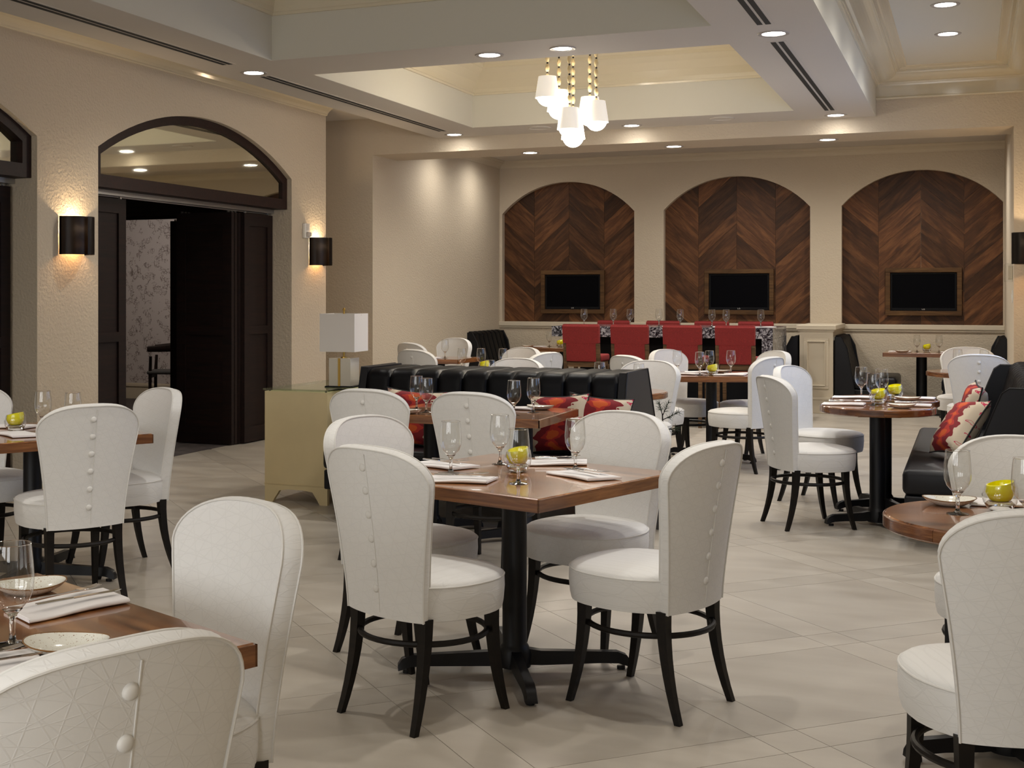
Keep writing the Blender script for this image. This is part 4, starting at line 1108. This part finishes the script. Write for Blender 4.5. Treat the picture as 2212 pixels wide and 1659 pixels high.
# cushions
def cushion_bm(w=.205, h=.19, d=.07):
    bm = B(); n = 14
    for sgn in (-1, 1):
        rows = []
        for i in range(n+1):
            r = []
            for j in range(n+1):
                u, v = 2*i/n-1, 2*j/n-1
                pin = 1-.10*(1-abs(u)**2)*abs(v)**3-.0
                pin2 = 1-.10*(1-abs(v)**2)*abs(u)**3
                hh = d*(max(0, 1-u**4)*max(0, 1-v**4))**.5
                r.append((u*w*pin2, sgn*hh, v*h*pin))
            rows.append(r)
        grid(bm, rows)
    bmesh.ops.remove_doubles(bm, verts=bm.verts, dist=.0005)
    return bm
def make_cushion():
    t = thing('patterned_cushion', '-', 'cushion', group='red ikat cushions')
    obj('cover', cushion_bm(), M['ikat'], t, smooth=True)
    n = 14; w, h = .205, .19; loop = []
    f = lambda u, v: (u*w*(1-.10*(1-v*v)*abs(u)**3), 0, v*h*(1-.10*(1-u*u)*abs(v)**3))
    for k in range(n): loop.append(f(-1+2*k/n, -1))
    for k in range(n): loop.append(f(1, -1+2*k/n))
    for k in range(n): loop.append(f(1-2*k/n, 1))
    for k in range(n): loop.append(f(-1, 1-2*k/n))
    obj('black_piping', tube(B(), loop, .005, 6, closed=True), M['cord'], t, smooth=True)
    return Proto(t)
CU = make_cushion()
def cushion(x, y, z, tilt, rz, label, roll=0):
    o = CU.put(label, (x, y, z)); o.rotation_euler = Matrix.Rotation(math.radians(rz), 3, 'Z').to_4x4().to_euler()
    o.rotation_euler = (Matrix.Rotation(math.radians(rz), 3, 'Z') @ Matrix.Rotation(math.radians(tilt), 3, 'X') @ Matrix.Rotation(math.radians(roll), 3, 'Y')).to_euler()
cushion(-3.40, 7.93, .635, -16, 12, 'red patterned cushion at the left end of the middle banquette', 4)
cushion(-2.41, 7.92, .635, -18, -8, 'red patterned cushion on the middle banquette behind the table', -4)
cushion(-2.16, 7.96, .63, -16, 6, 'red patterned cushion at the right end of the middle banquette', 5)
cushion(.0, 9.12, .69, -12, -84, 'red patterned cushion farther on the right banquette', 3)
cushion(-.07, 8.55, .645, -34, -70, 'red patterned cushion nearest on the right banquette', -6)

# ------------------------------------------------------------------ console with glass top and lamp
t = thing('console_cabinet', 'worn cream painted console cabinet with scalloped foot and glass top', 'cabinet', (-4.32, 8.0, 0))
poly = [(-.245, 0), (-.185, 0), (-.168, .03), (-.15, .055), (-.13, .085), (-.06, .095), (.06, .095), (.13, .085), (.15, .055), (.168, .03), (.185, 0), (.245, 0), (.245, .775), (-.245, .775)]
obj('body', prism(B(), poly, lambda p: (p[0], 0, p[1]), lambda p: (p[0], .03, p[1])), M['console'], t)
obj('case', bx(-.245, .245, .03, 1.35, .10, .775), M['console'], t)
obj('rear_foot', prism(B(), poly, lambda p: (p[0], 1.35, p[1]), lambda p: (p[0], 1.38, p[1])), M['console'], t)
obj('base_line', bx(-.248, .248, -.004, 0, .128, .133), M['console'], t)
obj('glass_top', bx(-.255, .255, -.01, 1.39, .782, .794, bev=.002), M['glass_top'], t)
pd = B()
for x in (-.22, .22):
    for y in (.03, 1.35): lathe(pd, [(0, .775), (.008, .775), (.008, .782), (0, .782)], 10, x, y)
obj('bumper', pd, M['cord'], t)
t = thing('table_lamp', 'table lamp with white cube shade and pale block base on the console', 'lamp', (-4.125, 8.36, .794), math.radians(4))
obj('base_tray', bx(-.105, .105, -.105, .105, 0, .008), M['black'], t)
obj('base_block', bx(-.083, .083, -.083, .083, .008, .205, bev=.003), M['lamp_base'], t)
obj('brass_strip', bx(-.012, .006, -.087, -.083, .008, .205), M['brass'], t)
obj('stem', lathe(B(), [(0, .205), (.022, .205), (.022, .212), (.0075, .214), (.0075, .54), (0, .54)], 16), M['brass'], t, smooth=True)
sh = B(); q = .132
for (a, b, c, d) in ((-q, q, -q, -q+.003), (-q, q, q-.003, q), (-q, -q+.003, -q+.003, q-.003), (q-.003, q, -q+.003, q-.003)): box(sh, a, b, c, d, .252, .520)
obj('shade', sh, M['shade'], t)
obj('shade_spider', box(bx(-q, q, -.003, .003, .508, .513), -.003, .003, -q, q, .508, .513), M['brass'], t)
obj('finial', lathe(B(), [(0, .53), (.008, .53), (.006, .537), (.0105, .545), (.0105, .552), (.005, .560), (0, .561)], 16), M['brass'], t, smooth=True)

# ------------------------------------------------------------------ marble communal table and red counter chairs
t = thing('communal_table', 'high communal table with black and white marble top and end leg', 'table', (-3.34, 15.55, 0))
obj('tabletop', bx(-1.29, 1.285, -.58, .58, .950, 1.072, bev=.004), M['marble'], t)
obj('end_leg', bx(1.165, 1.285, -.58, .58, 0, .950), M['marble'], t)
obj('base', bx(-1.0, 1.165, -.36, .36, 0, .950), M['black'], t)
obj('foot_rail', tube(B(), [(-1.0, -.42, .2), (1.165, -.42, .2)], .018, 10), M['steel'], t, smooth=True)
def make_red():
    t = thing('counter_chair', '-', 'chair', group='red counter chairs at the marble table')
    W_ = .21
    bk = B(); rows = []
    for z, w, y in ((.70, .170, -.215), (.90, .170, -.232), (.905, .208, -.233), (1.09, .212, -.250), (1.11, .206, -.251), (1.117, .196, -.251)):
        e = .03 if z < 1.1 else .022
        rows.append([(-w, y-e, z), (w, y-e, z), (w, y+e, z), (-w, y+e, z)])
    v = grid(bk, rows, close_u=True); bk.faces.new(v[0][::-1]); bk.faces.new(v[-1])
    obj('backrest', bk, M['red'], t)
    obj('seat', bx(-.21, .21, -.17, .22, .69, .77, bev=.02), M['red'], t, smooth=True, angle=50)
    for sx in (-1, 1):
        bm = B(); v = grid(bm, [[(sx*.19-h, y-h, z), (sx*.19+h, y-h, z), (sx*.19+h, y+h, z), (sx*.19-h, y+h, z)] for z, y, h in ((0, -.235, .017), (.62, -.20, .021), (.90, -.232, .020))], close_u=True); bm.faces.new(v[0][::-1]); bm.faces.new(v[-1])
        obj('leg', bm, M['oak'], t)
        bm = B(); v = grid(bm, [[(sx*.185-h, .185-h, z), (sx*.185+h, .185-h, z), (sx*.185+h, .185+h, z), (sx*.185-h, .185+h, z)] for z, h in ((0, .016), (.65, .021))], close_u=True); bm.faces.new(v[0][::-1]); bm.faces.new(v[-1])
        obj('leg', bm, M['oak'], t)
    rl = B(); box(rl, -.19, .19, -.215, -.185, .635, .69); box(rl, -.19, .19, .17, .20, .635, .69); box(rl, -.20, -.175, -.19, .18, .635, .69); box(rl, .175, .20, -.19, .18, .635, .69)
    obj('seat_rail', rl, M['oak'], t)
    for (a, b, c, d) in ((-.185, .185, -.225, -.203), (-.185, .185, .172, .198), (-.198, -.172, -.21, .18), (.172, .198, -.21, .18)):
        obj('stretcher', bx(a, b, c, d, .235, .268), M['oak'], t)
    return Proto(t)
RD = make_red()
names = ['leftmost', 'second from left', 'third from left', 'rightmost']
for x, n in zip((-4.05, -3.495, -2.912, -2.345), names):
    RD.put('red woven counter chair, %s of the near row at the marble table' % n, (x, 14.46, 0), 0)
for x, n in zip((-4.245, -3.61, -2.998, -2.458), names):
    RD.put('red woven counter chair, %s of the far row behind the marble table' % n, (x, 16.18, 0), PI)
order = ['first', 'second', 'third', 'fourth', 'fifth', 'sixth', 'seventh', 'eighth']
for k, x in enumerate((-4.308, -3.988, -3.745, -3.433, -3.148, -2.808, -2.617, -2.249)):
    glass(x, 15.30+(.10 if k % 2 else -.05), 'on the marble table, %s from the left' % order[k], 1.072, 'glasses on the marble table')
for k, x in enumerate((-3.77, -3.20, -2.62, -2.20)):
    setting(x+.02, 15.12, 3, 'on the marble table, %s from the left' % order[k], 1.072, cutlery=False)

# ------------------------------------------------------------------ pine sprig behind the end of the banquette
t = thing('potted_pine', 'small dark pine sprig poking out past the banquette end', 'plant', (-1.775, 8.05, 0))
obj('pot', lathe(B(), [(0, 0), (.07, 0), (.085, .16), (.078, .16), (.070, .15), (0, .15)], 24), M['terracotta'], t, smooth=True, angle=40)
tw = B(); nd = B(); rnd = random.Random(3)
tube(tw, [(0, 0, .14), (.01, 0, .45), (.0, .01, .71)], [.008, .006, .004], 6)
for (bx_, by_, z0, dx, dy, dz, ln) in ((0, 0, .67, .9, .1, .45, .12), (0, 0, .69, .35, .2, .9, .10), (0, 0, .61, .8, -.1, .1, .10), (0, .01, .70, -.3, .1, 1, .08), (0, 0, .62, -.6, -.2, .6, .08)):
    d = Vector((dx, dy, dz)).normalized(); p0 = Vector((bx_, by_, z0))
    tube(tw, [p0, p0+d*ln*.5, p0+d*ln], [.003, .0025, .0015], 5)
    for k in range(46):
        p = p0+d*ln*(.25+.75*k/45); v = Vector((rnd.gauss(0, 1), rnd.gauss(0, 1), rnd.gauss(0, 1))).normalized(); v = (v+d*.9).normalized()
        tube(nd, [p, p+v*.032], [.0011, .0005], 4)
obj('branch', tw, M['door_dark'], t); o = obj('needles', nd, M['pine'], t); o['kind'] = 'stuff'
